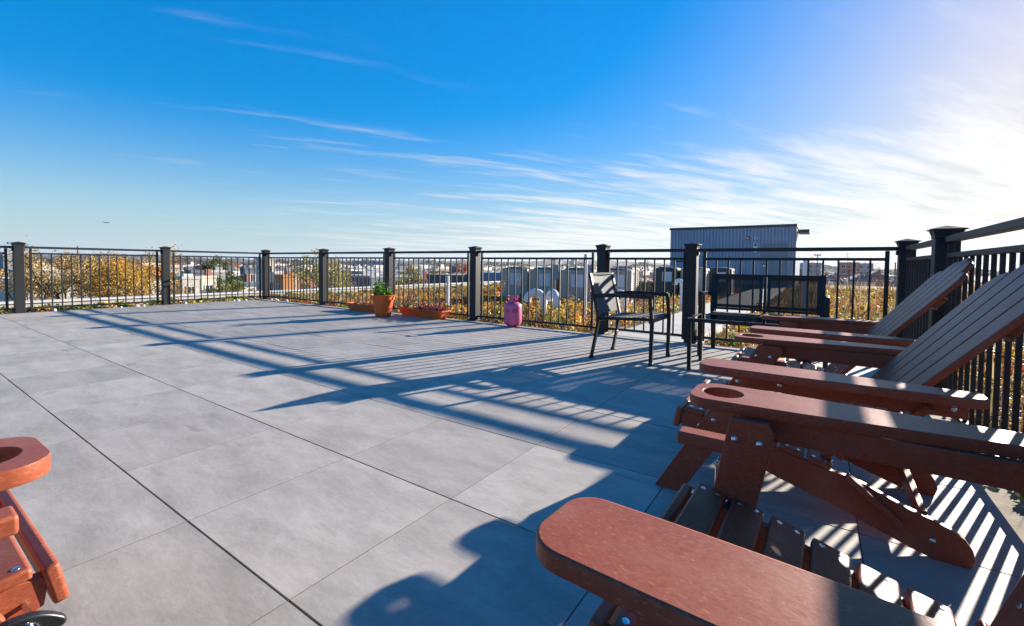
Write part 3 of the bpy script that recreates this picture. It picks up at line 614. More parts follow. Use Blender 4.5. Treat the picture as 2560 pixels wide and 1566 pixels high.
# ------------------------------------------------------------------ pots, planters, tank
def plant_mesh(name, parent, P, size, cols, mat='leaf', aspect=0.6, up=0.3):
    V, F = leaf_quads(P, size, up, aspect); n = len(P); c = np.array(cols)[rng.integers(0, len(cols), n)]*rng.uniform(0.7, 1.3, (n, 1))
    return link(name, colored_mesh(name, V, F, np.repeat(c, 4, 0), mat), parent)
def stems(name, parent, lines, r, mat='bark'):
    m = MB()
    for pts in lines: m.tube(pts, [r*(1-0.6*i/(len(pts)-1)) for i in range(len(pts))], 5)
    return m.build(name, mat, parent)
def flower_pot():
    t = thing('flower_pot', 'round terracotta orange plastic pot with a leafy green herb', 'plant pot', (-5.745, 4.77, 0))
    m = MB(); m.lathe([(0.0001, 0.004), (0.100, 0.004), (0.108, 0.0), (0.117, 0.012), (0.124, 0.04), (0.146, 0.16), (0.163, 0.262), (0.166, 0.268), (0.176, 0.271), (0.191, 0.335), (0.201, 0.339), (0.203, 0.349), (0.194, 0.352), (0.182, 0.338), (0.168, 0.27), (0.160, 0.25)], 48)
    m.build('pot', 'terracotta', t, smooth=True)
    m = MB(); V = [(0, 0, 0.285)]+[(0.168*math.cos(2*math.pi*k/32), 0.168*math.sin(2*math.pi*k/32), 0.272+0.008*math.sin(k*2.3)) for k in range(32)]; m.add(V, [(0, 1+k, 1+(k+1) % 32) for k in range(32)]); m.build('soil', 'soil', t, smooth=True)
    L = []; P = []
    for i in range(26):
        a = rng.uniform(0, 6.28); r = rng.uniform(0, 0.09); h = rng.uniform(0.10, 0.33); l = rng.uniform(0, 0.08)
        b = Vector((r*math.cos(a), r*math.sin(a), 0.27)); tp = b+Vector((l*math.cos(a), l*math.sin(a), h)); L.append([b, b.lerp(tp, 0.5)+Vector((0.01, 0, 0.01)), tp])
        for k in range(17): P.append(tuple(b.lerp(tp, rng.uniform(0.25, 1.0))+Vector(rng.normal(0, 0.022, 3))))
    stems('stem', t, L, 0.003)
    plant_mesh('foliage', t, np.array(P), 0.045, [(0.10, 0.26, 0.02), (0.16, 0.34, 0.03), (0.05, 0.15, 0.02), (0.22, 0.38, 0.05)], aspect=0.75)
    L = [[(0.09, 0.05, 0.27), (0.14, 0.08, 0.45), (0.13, 0.10, 0.60)], [(0.05, 0.0, 0.27), (0.10, 0.03, 0.55), (0.19, 0.06, 0.66)], [(0.05, 0.02, 0.27), (0.03, 0.05, 0.55), (0.10, 0.0, 0.62)], [(-0.04, 0.02, 0.27), (-0.08, 0.05, 0.48), (-0.13, 0.0, 0.58)]]
    stems('dry_stalk', t, L, 0.004)
    plant_mesh('withered_leaves', t, np.array([(0.05+rng.normal(0, 0.07), 0.04+rng.normal(0, 0.05), rng.uniform(0.42, 0.62)) for _ in range(90)]), 0.03, [(0.10, 0.06, 0.035), (0.16, 0.09, 0.05), (0.20, 0.03, 0.03)], aspect=0.3)
flower_pot()
def planter(label, loc, hl, rz, seed, full):
    t = thing('planter_box', label, 'planter', loc, rz); h = 0.135
    def ring(a, b, z): return [(-a, -b, z), (a, -b, z), (a, b, z), (-a, b, z)]
    L = [ring(hl-0.07, 0.060, 0.0), ring(hl-0.018, 0.090, h-0.028), ring(hl-0.016, 0.091, h-0.026), ring(hl, 0.101, h-0.024), ring(hl+0.004, 0.104, h), ring(hl-0.012, 0.090, h), ring(hl-0.03, 0.080, h-0.05)]
    V = [p for l in L for p in l]; F = [(0, 3, 2, 1)]+[(i*4+k, i*4+(k+1) % 4, i*4+4+(k+1) % 4, i*4+4+k) for i in range(len(L)-1) for k in range(4)]
    m = MB(); m.add(V, F); m.build('trough', 'terracotta', t, bevel=0.004, seg=2)
    m = MB(); nx = 16; V = []; F = []
    for i in range(nx+1):
        for j in range(4): V.append((-hl+0.025+(2*hl-0.05)*i/nx, -0.081+0.162*j/3, h-0.03+0.008*math.sin(i*1.9+j*2.1)))
    for i in range(nx):
        for j in range(3): F.append((i*4+j, i*4+4+j, i*4+5+j, i*4+1+j))
    m.add(V, F); m.build('soil', 'soil', t, smooth=True)
    if full:
        P = np.c_[rng.uniform(-0.1, hl-0.03, 620), rng.normal(0, 0.05, 620), h-0.03+np.abs(rng.normal(0, 0.055, 620))]
        plant_mesh('red_foliage', t, P, 0.032, [(0.20, 0.012, 0.03), (0.30, 0.03, 0.06), (0.10, 0.01, 0.02), (0.24, 0.08, 0.05), (0.34, 0.12, 0.14)], aspect=0.8)
        P = np.c_[rng.normal(-hl+0.13, 0.09, 500), rng.normal(0, 0.06, 500), h-0.02+np.abs(rng.normal(0.05, 0.065, 500))]
        plant_mesh('withered_foliage', t, P, 0.042, [(0.13, 0.075, 0.045), (0.20, 0.12, 0.07), (0.08, 0.045, 0.03), (0.26, 0.17, 0.10)], aspect=0.25)
        plant_mesh('green_leaf', t, np.c_[rng.normal(-0.2, 0.02, 9), rng.normal(-0.07, 0.015, 9), h+rng.uniform(0, 0.04, 9)], 0.045, [(0.25, 0.34, 0.08)], aspect=0.7)
        stems('dry_stalk', t, [[(0.02, -0.05, h-0.03), (0.03, -0.08, h+0.05), (0.08, -0.09, h+0.15)], [(0.34, 0, h-0.03), (0.42, -0.03, h+0.04), (0.50, -0.05, h+0.05)], [(-0.33, 0, h-0.03), (-0.40, -0.03, h+0.1), (-0.47, -0.02, h+0.10)]], 0.0025)
    else:
        plant_mesh('withered_foliage', t, np.c_[rng.uniform(-hl+0.1, hl-0.05, 130), rng.normal(0, 0.04, 130), h-0.025+np.abs(rng.normal(0, 0.018, 130))], 0.03, [(0.18, 0.08, 0.05), (0.3, 0.2, 0.15), (0.10, 0.05, 0.03), (0.34, 0.10, 0.12)], aspect=0.4)
planter('long terracotta trough planter filled with dark red leaves and withered stems', (-5.20, 5.125, 0), 0.50, R_(-1.2), 3, True)
planter('long terracotta trough planter with almost bare soil half hidden by the round pot', (-6.52, 5.09, 0), 0.50, R_(0), 5, False)
def gas_tank():
    t = thing('gas_cylinder', 'small pink steel gas cylinder with a handle collar standing by the railing', 'gas cylinder', (-3.475, 5.115, 0), R_(18))
    r = 0.122; m = MB(); m.lathe([(0.0001, 0.0), (0.045, 0.0), (0.066, 0.007), (0.098, 0.030), (0.115, 0.052), (r, 0.078), (r, 0.183), (r+0.0025, 0.185), (r+0.0025, 0.191), (r, 0.193), (r, 0.280), (0.117, 0.302), (0.103, 0.321), (0.08, 0.334), (0.05, 0.341), (0.0001, 0.343)], 48)
    m.build('body', 'tank_pink', t, smooth=True)
    m = MB(); n = 60
    def ringband(z0, z1, r0, r1, keep):
        for k in range(n):
            if not keep(k): continue
            a0, a1 = 2*math.pi*k/n, 2*math.pi*(k+1)/n; V = []
            for th in (0, 0.0035):
                for a in (a0, a1):
                    V.append(((r0-th)*math.cos(a), (r0-th)*math.sin(a), z0)); V.append(((r1-th)*math.cos(a), (r1-th)*math.sin(a), z1))
            m.add(V, [(0, 2, 3, 1), (4, 5, 7, 6), (1, 3, 7, 5), (0, 4, 6, 2), (0, 1, 5, 4), (2, 6, 7, 3)])
    ringband(0.325, 0.366, 0.064, 0.070, lambda k: k % 30 < 22)
    ringband(0.366, 0.412, 0.070, 0.080, lambda k: k % 15 in (0, 1, 2, 10, 11))
    ringband(0.412, 0.430, 0.080, 0.084, lambda k: k % 30 < 27)
    m.build('collar_handle', 'tank_pink', t)
    m = MB(); m.tube([(0, 0, 0.335), (0, 0, 0.385)], 0.016, 12); m.tube([(-0.02, 0.0, 0.372), (0.035, 0.0, 0.372)], 0.010, 10); m.build('valve', 'tank_valve', t)
    def patch(a0, a1, z0, z1, rnd=False):
        m = MB(); k = 12; V = []; F = []; rr = r+0.0012
        if rnd:
            am, zm, ra, rz_ = (a0+a1)/2, (z0+z1)/2, (a1-a0)/2, (z1-z0)/2; V.append((rr*math.cos(am), rr*math.sin(am), zm))
            for i in range(20): q = 2*math.pi*i/20; a = am+ra*math.cos(q); V.append((rr*math.cos(a), rr*math.sin(a), zm+rz_*math.sin(q)))
            F = [(0, 1+i, 1+(i+1) % 20) for i in range(20)]
        else:
            for i in range(k+1):
                a = a0+(a1-a0)*i/k; V += [(rr*math.cos(a), rr*math.sin(a), z0), (rr*math.cos(a), rr*math.sin(a), z1)]
            F = [(2*i, 2*i+2, 2*i+3, 2*i+1) for i in range(k)]
        m.add(V, F); m.build('printed_label', 'tank_print', t)
    f = R_(-57-18); patch(f-0.86, f-0.32, 0.205, 0.262, True); patch(f-0.08, f+0.62, 0.208, 0.262)
gas_tank()

# ------------------------------------------------------------------ stones along the deck edge
def stones():
    bm = bmesh.new(); bmesh.ops.create_icosphere(bm, subdivisions=2, radius=1.0)
    for v in bm.verts: v.co *= 1+0.13*math.sin(3.1*v.co.x+1.3)*math.cos(2.7*v.co.y)+0.08*math.sin(5*v.co.z+v.co.x*2)
    for f in bm.faces: f.smooth = True
    me = bpy.data.meshes.new('stone'); bm.to_mesh(me); bm.free(); me.materials.append(MATS['stone'])
    spots = [(X0-0.05+random.uniform(-0.02, 0.05), y) for y in (1.86, 2.62, 2.72, 2.95, 3.05, 3.7, 4.28, 4.62, 4.70, 4.86, 5.02, 5.14, 5.22)]
    spots += [(x, Y1+0.05+random.uniform(-0.01, 0.03)) for x in (-10.2, -10.02, -9.9, -9.62)]
    spots += [(X1+0.035, y) for y in (2.82, 2.9, 3.02, 3.12, 3.3, 3.5)]
    for x, y in spots:
        s = random.uniform(0.025, 0.05); o = link('pebble', me, None, (x, y, -0.015 if x < 0 else -0.06), (random.uniform(0, 3), random.uniform(0, 3), random.uniform(0, 3)))
        o.scale = (s*1.4, s, s*0.7)
        if x > 0: tag(o, 'white pebble at the foot of the railing behind the brown chairs', 'stone', 'pebbles by the railing behind the brown chairs')
        else: tag(o, 'white pebble at the foot of the far railing beside the parapet', 'stone', 'pebbles by the far railing')
stones()

# ------------------------------------------------------------------ planted roof
def vnoise(x, y, s, seed):
    r = np.random.default_rng(seed); out = 0
    for k in range(5):
        a = r.uniform(0, 6.28); f = s*r.uniform(0.6, 1.7); out = out+np.sin(f*(x*np.cos(a)+y*np.sin(a))+r.uniform(0, 6.28))
    return out/5
PAL = np.array([(0.20, 0.25, 0.035), (0.46, 0.27, 0.04), (0.52, 0.20, 0.035), (0.30, 0.02, 0.02), (0.30, 0.20, 0.11), (0.10, 0.15, 0.03), (0.52, 0.36, 0.06), (0.22, 0.10, 0.05)])*np.array([1.28, 1.22, 1.0])
def on_path(x, y): return (x > -2.33) & (x < -1.15)
def sedum():
    """ground cover built of leafy clumps, each with its own colour, over a thin carpet"""
    nc = 5200; yc = 5.42+19.0*rng.uniform(0, 1, nc)**1.8; xc = rng.uniform(-12.5, 6.8, nc)
    m = 900; xc = np.r_[xc, 0.85+5.6*rng.uniform(0, 1, m)**1.6]; yc = np.r_[yc, rng.uniform(-1.5, 5.4, m)]
    k = 330; xc = np.r_[xc, rng.uniform(-12.6, -10.6, k)]; yc = np.r_[yc, rng.uniform(-3, 5.6, k)]; nc = len(xc)
    dry = 0.75*np.clip((xc+1.0)/3.0, 0, 1)*np.clip(1.15-(yc-5.0)/9, 0.0, 1); strip = xc < -10.5
    ac = (xc > -7.6) & (xc < -2.6) & (yc > 9.5) & (yc < 11.6)
    keep = ~((xc > -2.45) & (xc < -1.05)) & (vnoise(xc, yc, 1.7, 1) > -0.75+0.85*dry+0.35*strip+rng.normal(0, 0.15, nc)) & ~(ac & (rng.uniform(0, 1, nc) < 0.6))
    xc, yc, dry, strip = xc[keep], yc[keep], dry[keep], strip[keep]; nc = len(xc)
    gold = np.exp(-((xc+3.4)/2.3)**2-((yc-7.6)/4.0)**2)
    rc = rng.uniform(0.07, 0.19, nc); hc = rng.uniform(0.06, 0.20, nc)*(1+1.1*gold); hc = np.where(strip, rng.uniform(0.03, 0.13, nc), hc); hc = np.where(yc < 5.7, np.minimum(hc, 0.10), hc)
    t = vnoise(xc, yc, 1.6, 4)*0.5+vnoise(xc, yc, 4.0, 5)*0.3+rng.normal(0, 0.20, nc)
    ci = np.select([t < -0.36, t < -0.20, t < -0.02, t < 0.12, t < 0.27, t < 0.42], [3, 2, 1, 7, 4, 0], 5)
    ci = np.where(rng.uniform(0, 1, nc) < 0.8*gold, rng.choice([1, 6, 6, 2, 1, 5], nc), ci)
    ci = np.where((xc > -1.0) & (yc > 6.5) & (rng.uniform(0, 1, nc) < 0.5), rng.choice([0, 6, 1, 2, 0, 6], nc), ci)
    ci = np.where(strip & (rng.uniform(0, 1, nc) < 0.8), rng.choice([5, 0, 5, 4], nc), ci)
    ci = np.where((xc > 0.7) & (yc < 3.6) & (rng.uniform(0, 1, nc) < 0.6), np.where(t > -0.05, 0, 7), ci)
    ci = np.where((yc < 5.8) & (xc < 0.6) & ~strip & (rng.uniform(0, 1, nc) < 0.7), rng.choice([0, 3, 5, 3, 0], nc), ci)
    per = np.clip(34-1.0*(yc-5), 14, 34).astype(int); idx = np.repeat(np.arange(nc), per); N = len(idx)
    q = np.sqrt(rng.uniform(0, 1, N)); a = rng.uniform(0, 6.28, N); z = -0.13+hc[idx]*np.sqrt(1-0.85*q*q)*rng.uniform(0.35, 1.08, N)
    P = np.c_[xc[idx]+rc[idx]*q*np.cos(a), yc[idx]+rc[idx]*q*np.sin(a), z]
    c = PAL[ci[idx]]*rng.uniform(0.62, 1.22, (N, 1)); sw = rng.uniform(0, 1, N) < 0.16; c[sw] = PAL[rng.integers(0, 8, sw.sum())]
    sz = (0.034+0.0035*np.clip(np.hypot(xc, yc)-5, 0, 18))[idx]*np.where(ci[idx] == 6, 1.25, 1.0)
    # thin carpet of fallen leaves and moss between the clumps
    n = 26000; x = rng.uniform(-12.6, 6.8, n); y = 5.36+18*rng.uniform(0, 1, n)**2; ok = ~((x > -2.30) & (x < -1.18)) & (rng.uniform(0, 1, n) > 0.7*np.clip((x+1)/3, 0, 1)); x, y = x[ok], y[ok]
    P = np.r_[P, np.c_[x, y, -0.125+0.03*rng.uniform(0, 1, len(x))]]; c = np.r_[c, PAL[rng.choice([4, 7, 1, 0, 2], len(x))]*rng.uniform(0.5, 1.0, (len(x), 1))]; sz = np.r_[sz, 0.036+0.0035*np.clip(y-5, 0, 18)]
    V, F = leaf_quads(P, sz, 0.5, 0.7); o = link('sedum_cover', colored_mesh('sedum_cover', V, F, np.repeat(c, 4, 0), 'leaf'))
    stuff(o, 'low autumn coloured sedum and perennials covering the planted roof', 'ground cover')
sedum()
def dry_grass():
    n = 9500; x = rng.uniform(-12.4, 6.5, n); y = 5.7+21*rng.uniform(0, 1, n)**1.5
    m = 2500; x = np.r_[x, rng.uniform(0.9, 6, m)]; y = np.r_[y, rng.uniform(0, 5.5, m)]; N = len(x)
    d = vnoise(x, y, 0.9, 21)+0.5*vnoise(x, y, 3.1, 22)+np.where(x > -0.9, 0.55, 0); keep = (d > 0.15) & ~on_path(x, y); x, y, d = x[keep], y[keep], d[keep]; N = len(x)
    h = rng.uniform(0.10, 0.30, N)*(1+0.55*np.clip(d, 0, 1)*(y > 8)); h = np.where((x > -0.9) & (y > 9), h*1.45, h); a = rng.uniform(0, 6.28, N); w = 0.0035+0.00035*y; ln = rng.normal(0, 0.22, (N, 2))*h[:, None]
    b = np.c_[x, y, np.full(N, -0.13)]; s = np.c_[np.cos(a)*w, np.sin(a)*w, np.zeros(N)]; tip = b+np.c_[ln, h]; mid = b+np.c_[ln*0.35, h*0.6]
    V = np.stack([b-s, b+s, mid+s*0.8, tip, mid-s*0.8], 1).reshape(-1, 3); F = np.arange(5*N).reshape(N, 5)
    pal = np.array([(0.44, 0.31, 0.17), (0.36, 0.22, 0.11), (0.50, 0.38, 0.22), (0.30, 0.15, 0.08), (0.26, 0.24, 0.08)]); c = pal[rng.integers(0, 5, N)]*rng.uniform(0.7, 1.2, (N, 1))
    o = link('dry_grass', colored_mesh('dry_grass', V, F, np.repeat(c, 5, 0), 'leaf')); stuff(o, 'dry straw coloured grass tufts growing among the roof plants', 'grass')
dry_grass()
def tall_stalks():
    """single tall withered plants that stand above the ground cover"""
    for u, v, d, lean in ((1600, 668, 8.2, -0.10), (1625, 690, 9.0, 0.02), (2030, 660, 9.0, -0.02), (2028, 640, 10.5, -0.3), (2118, 632, 10.0, -0.1), (2141, 650, 11.0, 0.05), (2060, 676, 12, 0.05), (2090, 672, 12.5, -0.05), (2175, 668, 11.5, 0.03),
                          (2200, 662, 13, -0.06), (1300, 690, 8.6, 0.2), (1262, 700, 8.0, 0.25), (1540, 655, 12.5, 0.05), (1560, 656, 13, 0.12), (1580, 652, 13, -0.08), (1620, 656, 13.5, 0.05), (2010, 668, 8.8, 0.1), (2150, 664, 9.5, 0.12), (1475, 705, 7.6, -0.06), (1420, 712, 7.4, -0.05)):
        p = at(u, v, d); zb = -0.13; h = p.z-zb; base = Vector((p.x-lean*h, p.y, zb))
        t = thing('withered_stalk', 'tall withered flower stalk with a brown seed head standing above the roof plants', 'plant', base, 0, 'withered stalks on the roof')
        m = MB(); tip = Vector((lean*h, 0, h)); mid = tip*0.5+Vector((-0.02, 0.01, 0)); m.tube([(0, 0, 0), mid, tip], [0.006, 0.005, 0.003], 5)
        for k in range(4): f = rng.uniform(0.4, 0.9); q = tip*f; m.tube([q, q+Vector((rng.normal(0, 0.05), rng.normal(0, 0.05), rng.uniform(0.03, 0.09)))], [0.003, 0.0015], 4)
        m.build('stem', 'pole', t)
        P = np.array([tip*rng.uniform(0.72, 1.03)+Vector(rng.normal(0, 0.022, 3)) for _ in range(60)])
        plant_mesh('seed_head', t, P, 0.026, [(0.32, 0.17, 0.10), (0.24, 0.12, 0.07), (0.42, 0.25, 0.15)], aspect=0.5)
tall_stalks()

# ------------------------------------------------------------------ equipment on the roof
def gooseneck(label, base, r, rad, drop, rz, group=None, rise=0.3):
    t = thing('vent_pipe', label, 'vent pipe', base, rz, group); m = MB()
    pts = [(0, 0, 0), (0, 0, rise*0.5), (0, 0, rise)]+[(-r+r*math.cos(a), 0, rise+r*math.sin(a)) for a in [math.pi*k/14 for k in range(1, 15)]]+[(-2*r, 0, rise-drop)]
    m.tube(pts, rad, 20, caps=True); m.build('pipe', 'pvc', t, smooth=True)
    m = MB(); m.tube([(0, 0, rise-0.06), (0, 0, rise+0.012)], rad*1.10, 20); m.build('coupling', 'pvc', t, smooth=True)
    m = MB(); m.tube([(-2*r, 0, rise-drop-0.004), (-2*r, 0, rise-drop-0.001)], rad*0.86, 16); m.build('mouth_shade', 'insulation_bore_shade', t)  # black disc on the capped end: shade inside the pipe, put in as colour
gooseneck('fat white gooseneck vent pipe arching over the golden plants by the pink cylinder', (-4.10, 7.0, -0.13), 0.142, 0.068, 0.03, R_(34), rise=0.345)
gooseneck('white gooseneck vent pipe turned edge-on next to the fat arching one', (-3.83, 7.0, -0.13), 0.140, 0.064, 0.03, R_(-34), rise=0.345)
gooseneck('small white gooseneck vent pipe beside the walkway', (-2.43, 10.0, -0.13), 0.075, 0.045, 0.02, R_(0), rise=0.60)
gooseneck('small white gooseneck vent pipe in front of the metal roof house', (-3.35, 16.5, -0.13), 0.19, 0.10, 0.04, R_(160), rise=0.45)
gooseneck('white gooseneck vent pipe half hidden behind the grey garden armchair', (-2.95, 8.0, -0.13), 0.11, 0.06, 0.10, R_(10), rise=0.38)
def standpipe(label, x, y, z, r):
    t = thing('standpipe', label, 'pipe', (x, y, -0.13)); m = MB(); m.tube([(0, 0, 0), (0, 0, z+0.13)], r, 16); m.build('pipe', 'pvc', t, smooth=True)
    m = MB(); m.tube([(0, 0, 0.0), (0, 0, 0.03)], r*1.7, 16); m.build('flange', 'pvc', t, smooth=True)
standpipe('short white plastic standpipe behind the red-leaved planter', -6.40, 7.0, 0.60, 0.030)
standpipe('tallest white plastic standpipe beside the gate post', -3.28, 7.0, 1.04, 0.030)
standpipe('white plastic standpipe behind the mesh bench', -0.19, 8.0, 0.97, 0.033)
def condenser(label, x, y, rz, w=0.74, h=0.86, dark=False, group='air conditioners on the roof'):
    t = thing('air_conditioner', label, 'air conditioner', (x, y, -0.125), rz, group); c = 'ac_dark' if dark else 'ac_cabinet'; a = w/2
    m = MB(); m.box(-a+0.05, a-0.05, -a+0.05, a-0.05, 0.0, 0.05); m.build('pad', 'concrete', t)
    m = MB(); m.box(-a+0.022, a-0.022, -a+0.022, a-0.022, 0.052, h-0.06); m.build('coil', 'ac_coil', t)
    m = MB(); m.box(-a, a, -a, a, h-0.06, h); m.box(-a, a, -a, a, 0.051, 0.10); 
    for sx in (-1, 1):
        for sy in (-1, 1): m.box(sx*a-(0.07 if sx > 0 else 0), sx*a+(0.07 if sx < 0 else 0), sy*a-(0.07 if sy > 0 else 0), sy*a+(0.07 if sy < 0 else 0), 0.1, h-0.06)
    m.box(-a+0.07, a-0.07, -a+0.001, -a+0.018, 0.1, h-0.06)
    m.build('cabinet', c, t, bevel=0.006, seg=1)
    for i in range(11):
        z = 0.14+i*(h-0.24)/11; m = MB(); m.box(a-0.016, a-0.006, -a+0.072, a-0.072, z, z+0.026); m.build('louvre', c, t)
    m = MB(); n = 20
    m.lathe([(a*0.97, h+0.001), (a*0.90, h+0.02), (a*0.70, h+0.045), (a*0.22, h+0.055), (0.0001, h+0.055)], n); m.build('fan_guard', 'ac_dark', t, smooth=True)
    m = MB(); m.box(-0.10, 0.20, -a-0.003, -a-0.0005, h-0.42, h-0.11); m.build('label_sheet', 'ac_label', t)
    m = MB(); m.tube([(a*0.6, -a-0.002, 0.16), (a*0.6, -a-0.06, 0.20), (a*0.62, -a-0.16, 0.13), (a*0.7, -a-0.22, 0.02)], 0.022, 8); m.build('insulated_line', 'insulation_bore_shade', t, smooth=True)
condenser('beige air conditioner with a pale label sheet behind the pink cylinder', -6.78, 10.2, R_(17))
condenser('beige air conditioner with label sheet standing between two others of its row', -5.88, 10.2, R_(15))
condenser('beige air conditioner with label sheet next to the tallest white standpipe', -5.0, 10.25, R_(16))
condenser('beige air conditioner whose side faces the grey garden armchair', -4.25, 11.0, R_(14))
condenser('dark grey air conditioner among tall dry grass near the roof house', -4.15, 15.2, R_(2), dark=True, h=0.9)
condenser('pale air conditioner in the far row beside a dark one', -3.35, 15.4, R_(2), h=0.9)
condenser('dark grey air conditioner at the corner of the metal roof house', -2.75, 16.4, R_(2), dark=True, h=0.9)
condenser('pale air conditioner standing far back, seen past the gate post', -5.55, 15.0, R_(2), h=0.9)
def junction_box(label, x, y):
    t = thing('junction_box', label, 'junction box', (x, y, -0.13)); m = MB(); m.box(-0.1, 0.1, -0.05, 0.05, 0.62, 0.98); m.build('box', 'door_frame', t, bevel=0.005, seg=1)
    m = MB(); m.box(-0.02, 0.02, -0.02, 0.02, 0, 0.62); m.build('stand', 'steel', t)
junction_box('small grey electrical junction box on a stand between two air conditioners', -5.44, 9.9)
junction_box('small grey electrical junction box on a stand beside the tallest standpipe', -4.62, 10.1)

def roof_house():
    x0, x1, y0, y1, zt, zb = -6.47, -0.97, 24.0, 30.0, 2.80, -0.13
    t = thing('roof_house', 'grey ribbed metal rooftop stair house with a door', 'building', (x0, y0, zb)); H = zt-zb; W = x1-x0; D = y1-y0
    dx0, dx1, dh = 4.16, 5.26, 2.10
    def ribbed(name, a, b, z0, z1, fn):
        m = MB(); n = int((b-a)/0.15)+1; st = (b-a)/n; prof = []
        for i in range(n): s = a+i*st; prof += [(s, 0), (s+st*0.62, 0), (s+st*0.70, 0.035), (s+st*0.92, 0.035)]
        prof.append((b, 0)); V = [fn(s, dd, z) for s, dd in prof for z in (z0, z1)]; F = [(2*i, 2*i+2, 2*i+3, 2*i+1) for i in range(len(prof)-1)]; m.add(V, F); return m.build(name, 'siding', t)
    ribbed('wall', 0, dx0, 0, H-0.10, lambda s, d, z: (s, d, z)); ribbed('wall', dx1, W, 0, H-0.10, lambda s, d, z: (s, d, z)); ribbed('wall', dx0, dx1, dh, H-0.10, lambda s, d, z: (s, d, z))
    ribbed('wall', 0, D, 0, H-0.10, lambda s, d, z: (W-d, s, z)); ribbed('wall', 0, D, 0, H-0.10, lambda s, d, z: (d, s, z)); ribbed('wall', 0, W, 0, H-0.10, lambda s, d, z: (s, D-d, z))
    m = MB(); m.box(-0.05, W+0.05, -0.05, D+0.05, H-0.10, H+0.01); m.build('roof', 'siding_trim', t, bevel=0.01, seg=1)
    m = MB(); m.box(W-0.015, W+0.03, -0.03, 0.03, 0, H-0.101); m.build('corner_trim', 'door_frame', t)
    m = MB(); m.box(W+0.04, W+0.50, 1.0, 2.6, H-0.32, H-0.18); m.build('canopy', 'siding_trim', t)
    m = MB(); m.box(dx0+0.001, dx0+0.06, -0.03, 0.08, 0, dh-0.001); m.box(dx1-0.06, dx1-0.001, -0.03, 0.08, 0, dh-0.001); m.box(dx0+0.06, dx1-0.06, -0.03, 0.08, dh-0.06, dh-0.001); m.build('door_frame', 'door_frame', t)
    m = MB(); m.box(dx0+0.062, dx1-0.062, 0.0, 0.05, 0.01, dh-0.062); d = m.build('door', 'door_paint', t)
    m = MB(); m.box(dx0+0.10, dx0+0.23, -0.055, -0.03, 1.02, 1.045); m.box(dx0+0.10, dx0+0.125, -0.035, -0.001, 1.0, 1.06); m.build('handle', 'steel', d)
    m = MB(); m.box(3.50, 3.66, -0.06, -0.001, 2.26, 2.42); a = m.build('alarm', 'alarm_red', t, bevel=0.01); m = MB(); m.box(3.545, 3.615, -0.085, -0.061, 2.30, 2.37); m.build('strobe', 'white_plastic', a)
    m = MB(); m.lathe([(0.085, 0.0), (0.085, 0.03), (0.07, 0.05), (0.038, 0.055)], 20); c = m.mesh('camera_housing', 'white_plastic', smooth=True); o = link('camera_housing', c, t, (3.92, -0.001, 2.35), (R_(90), 0, 0))
    m = MB(); m.lathe([(0.0378, 0.05), (0.03, 0.07), (0.0001, 0.078)], 16); link('lens', m.mesh('lens', 'dark_glass', smooth=True), o, (0, 0, 0))
    m = MB(); m.box(3.83, 4.0, -0.05, -0.001, 1.80, 2.10); k = m.build('card_reader', 'white_plastic', t, bevel=0.005); m = MB(); m.box(3.87, 3.965, -0.06, -0.051, 1.96, 2.07); m.build('screen', 'dark_glass', k)
    m = MB(); m.box(3.85, 3.98, -0.05, -0.001, 1.66, 1.78); m.build('keypad', 'white_plastic', t, bevel=0.005)
roof_house()
def wire_fence():
    t = thing('wire_fence', 'thin wire safety fence with slim posts along the roof edge', 'fence', (0, 30.6, -0.13))
    for x in np.arange(-0.6, 7.4, 1.9): m = MB(); m.box(x-0.025, x+0.025, -0.025, 0.025, 0, 1.3); m.build('post', 'siding_trim', t)
    for z in (0.35, 0.65, 0.95, 1.25): m = MB(); m.tube([(-0.6, 0, z), (7.2, 0, z)], 0.009, 5); m.build('wire', 'wire', t)
    t = thing('mesh_fence', 'dark wire mesh fence between slim posts beyond the brown chairs', 'fence', (7.3, 0, -0.13))
    for y in np.arange(6.0, 30.4, 2.4): m = MB(); m.box(-0.025, 0.025, y-0.025, y+0.025, 0, 1.5); m.build('post', 'siding_trim', t)
    for z in np.arange(0.3, 1.5, 0.15): m = MB(); m.tube([(0, 6, z), (0, 30.2, z)], 0.004, 4); m.build('wire', 'siding_trim', t)
wire_fence()

# ------------------------------------------------------------------ city beyond
GZ = -13.0
def ground_and_hills():
    m = MB(); s = 16000; m.add([(-s, -s, GZ-0.02), (s, -s, GZ-0.02), (s, s, GZ-0.02), (-s, s, GZ-0.02)], [(0, 1, 2, 3)]); struct(m.build('ground', 'city_ground'))
    m = MB(); n = 420; V = []; F = []; rr = np.random.default_rng(3)
    ph = rr.uniform(0, 6.28, 12); fr = np.array([7, 13, 23, 41, 67, 90, 140, 190, 5, 3, 240, 310])
    for i in range(n+1):
        a = R_(55+140*i/n); h = 18+6*math.sin(3*a*2+1)+sum(6.0/(1+k*0.5)*math.sin(fr[k]*a+ph[k]) for k in range(12)); 
        for r, z in ((2600, GZ), (2900, GZ+0.45*(h+13)), (3300, h+2), (4200, h-4), (5200, GZ)): V.append((r*math.cos(a), r*math.sin(a), z+(1.5*rr.normal() if r in (2900, 3300) else 0)))
    for i in range(n):
        for k in range(4): F.append((i*5+k, (i+1)*5+k, (i+1)*5+k+1, i*5+k+1))
    m.add(V, F); struct(m.build('hills', 'hill_wood', smooth=True))
ground_and_hills()

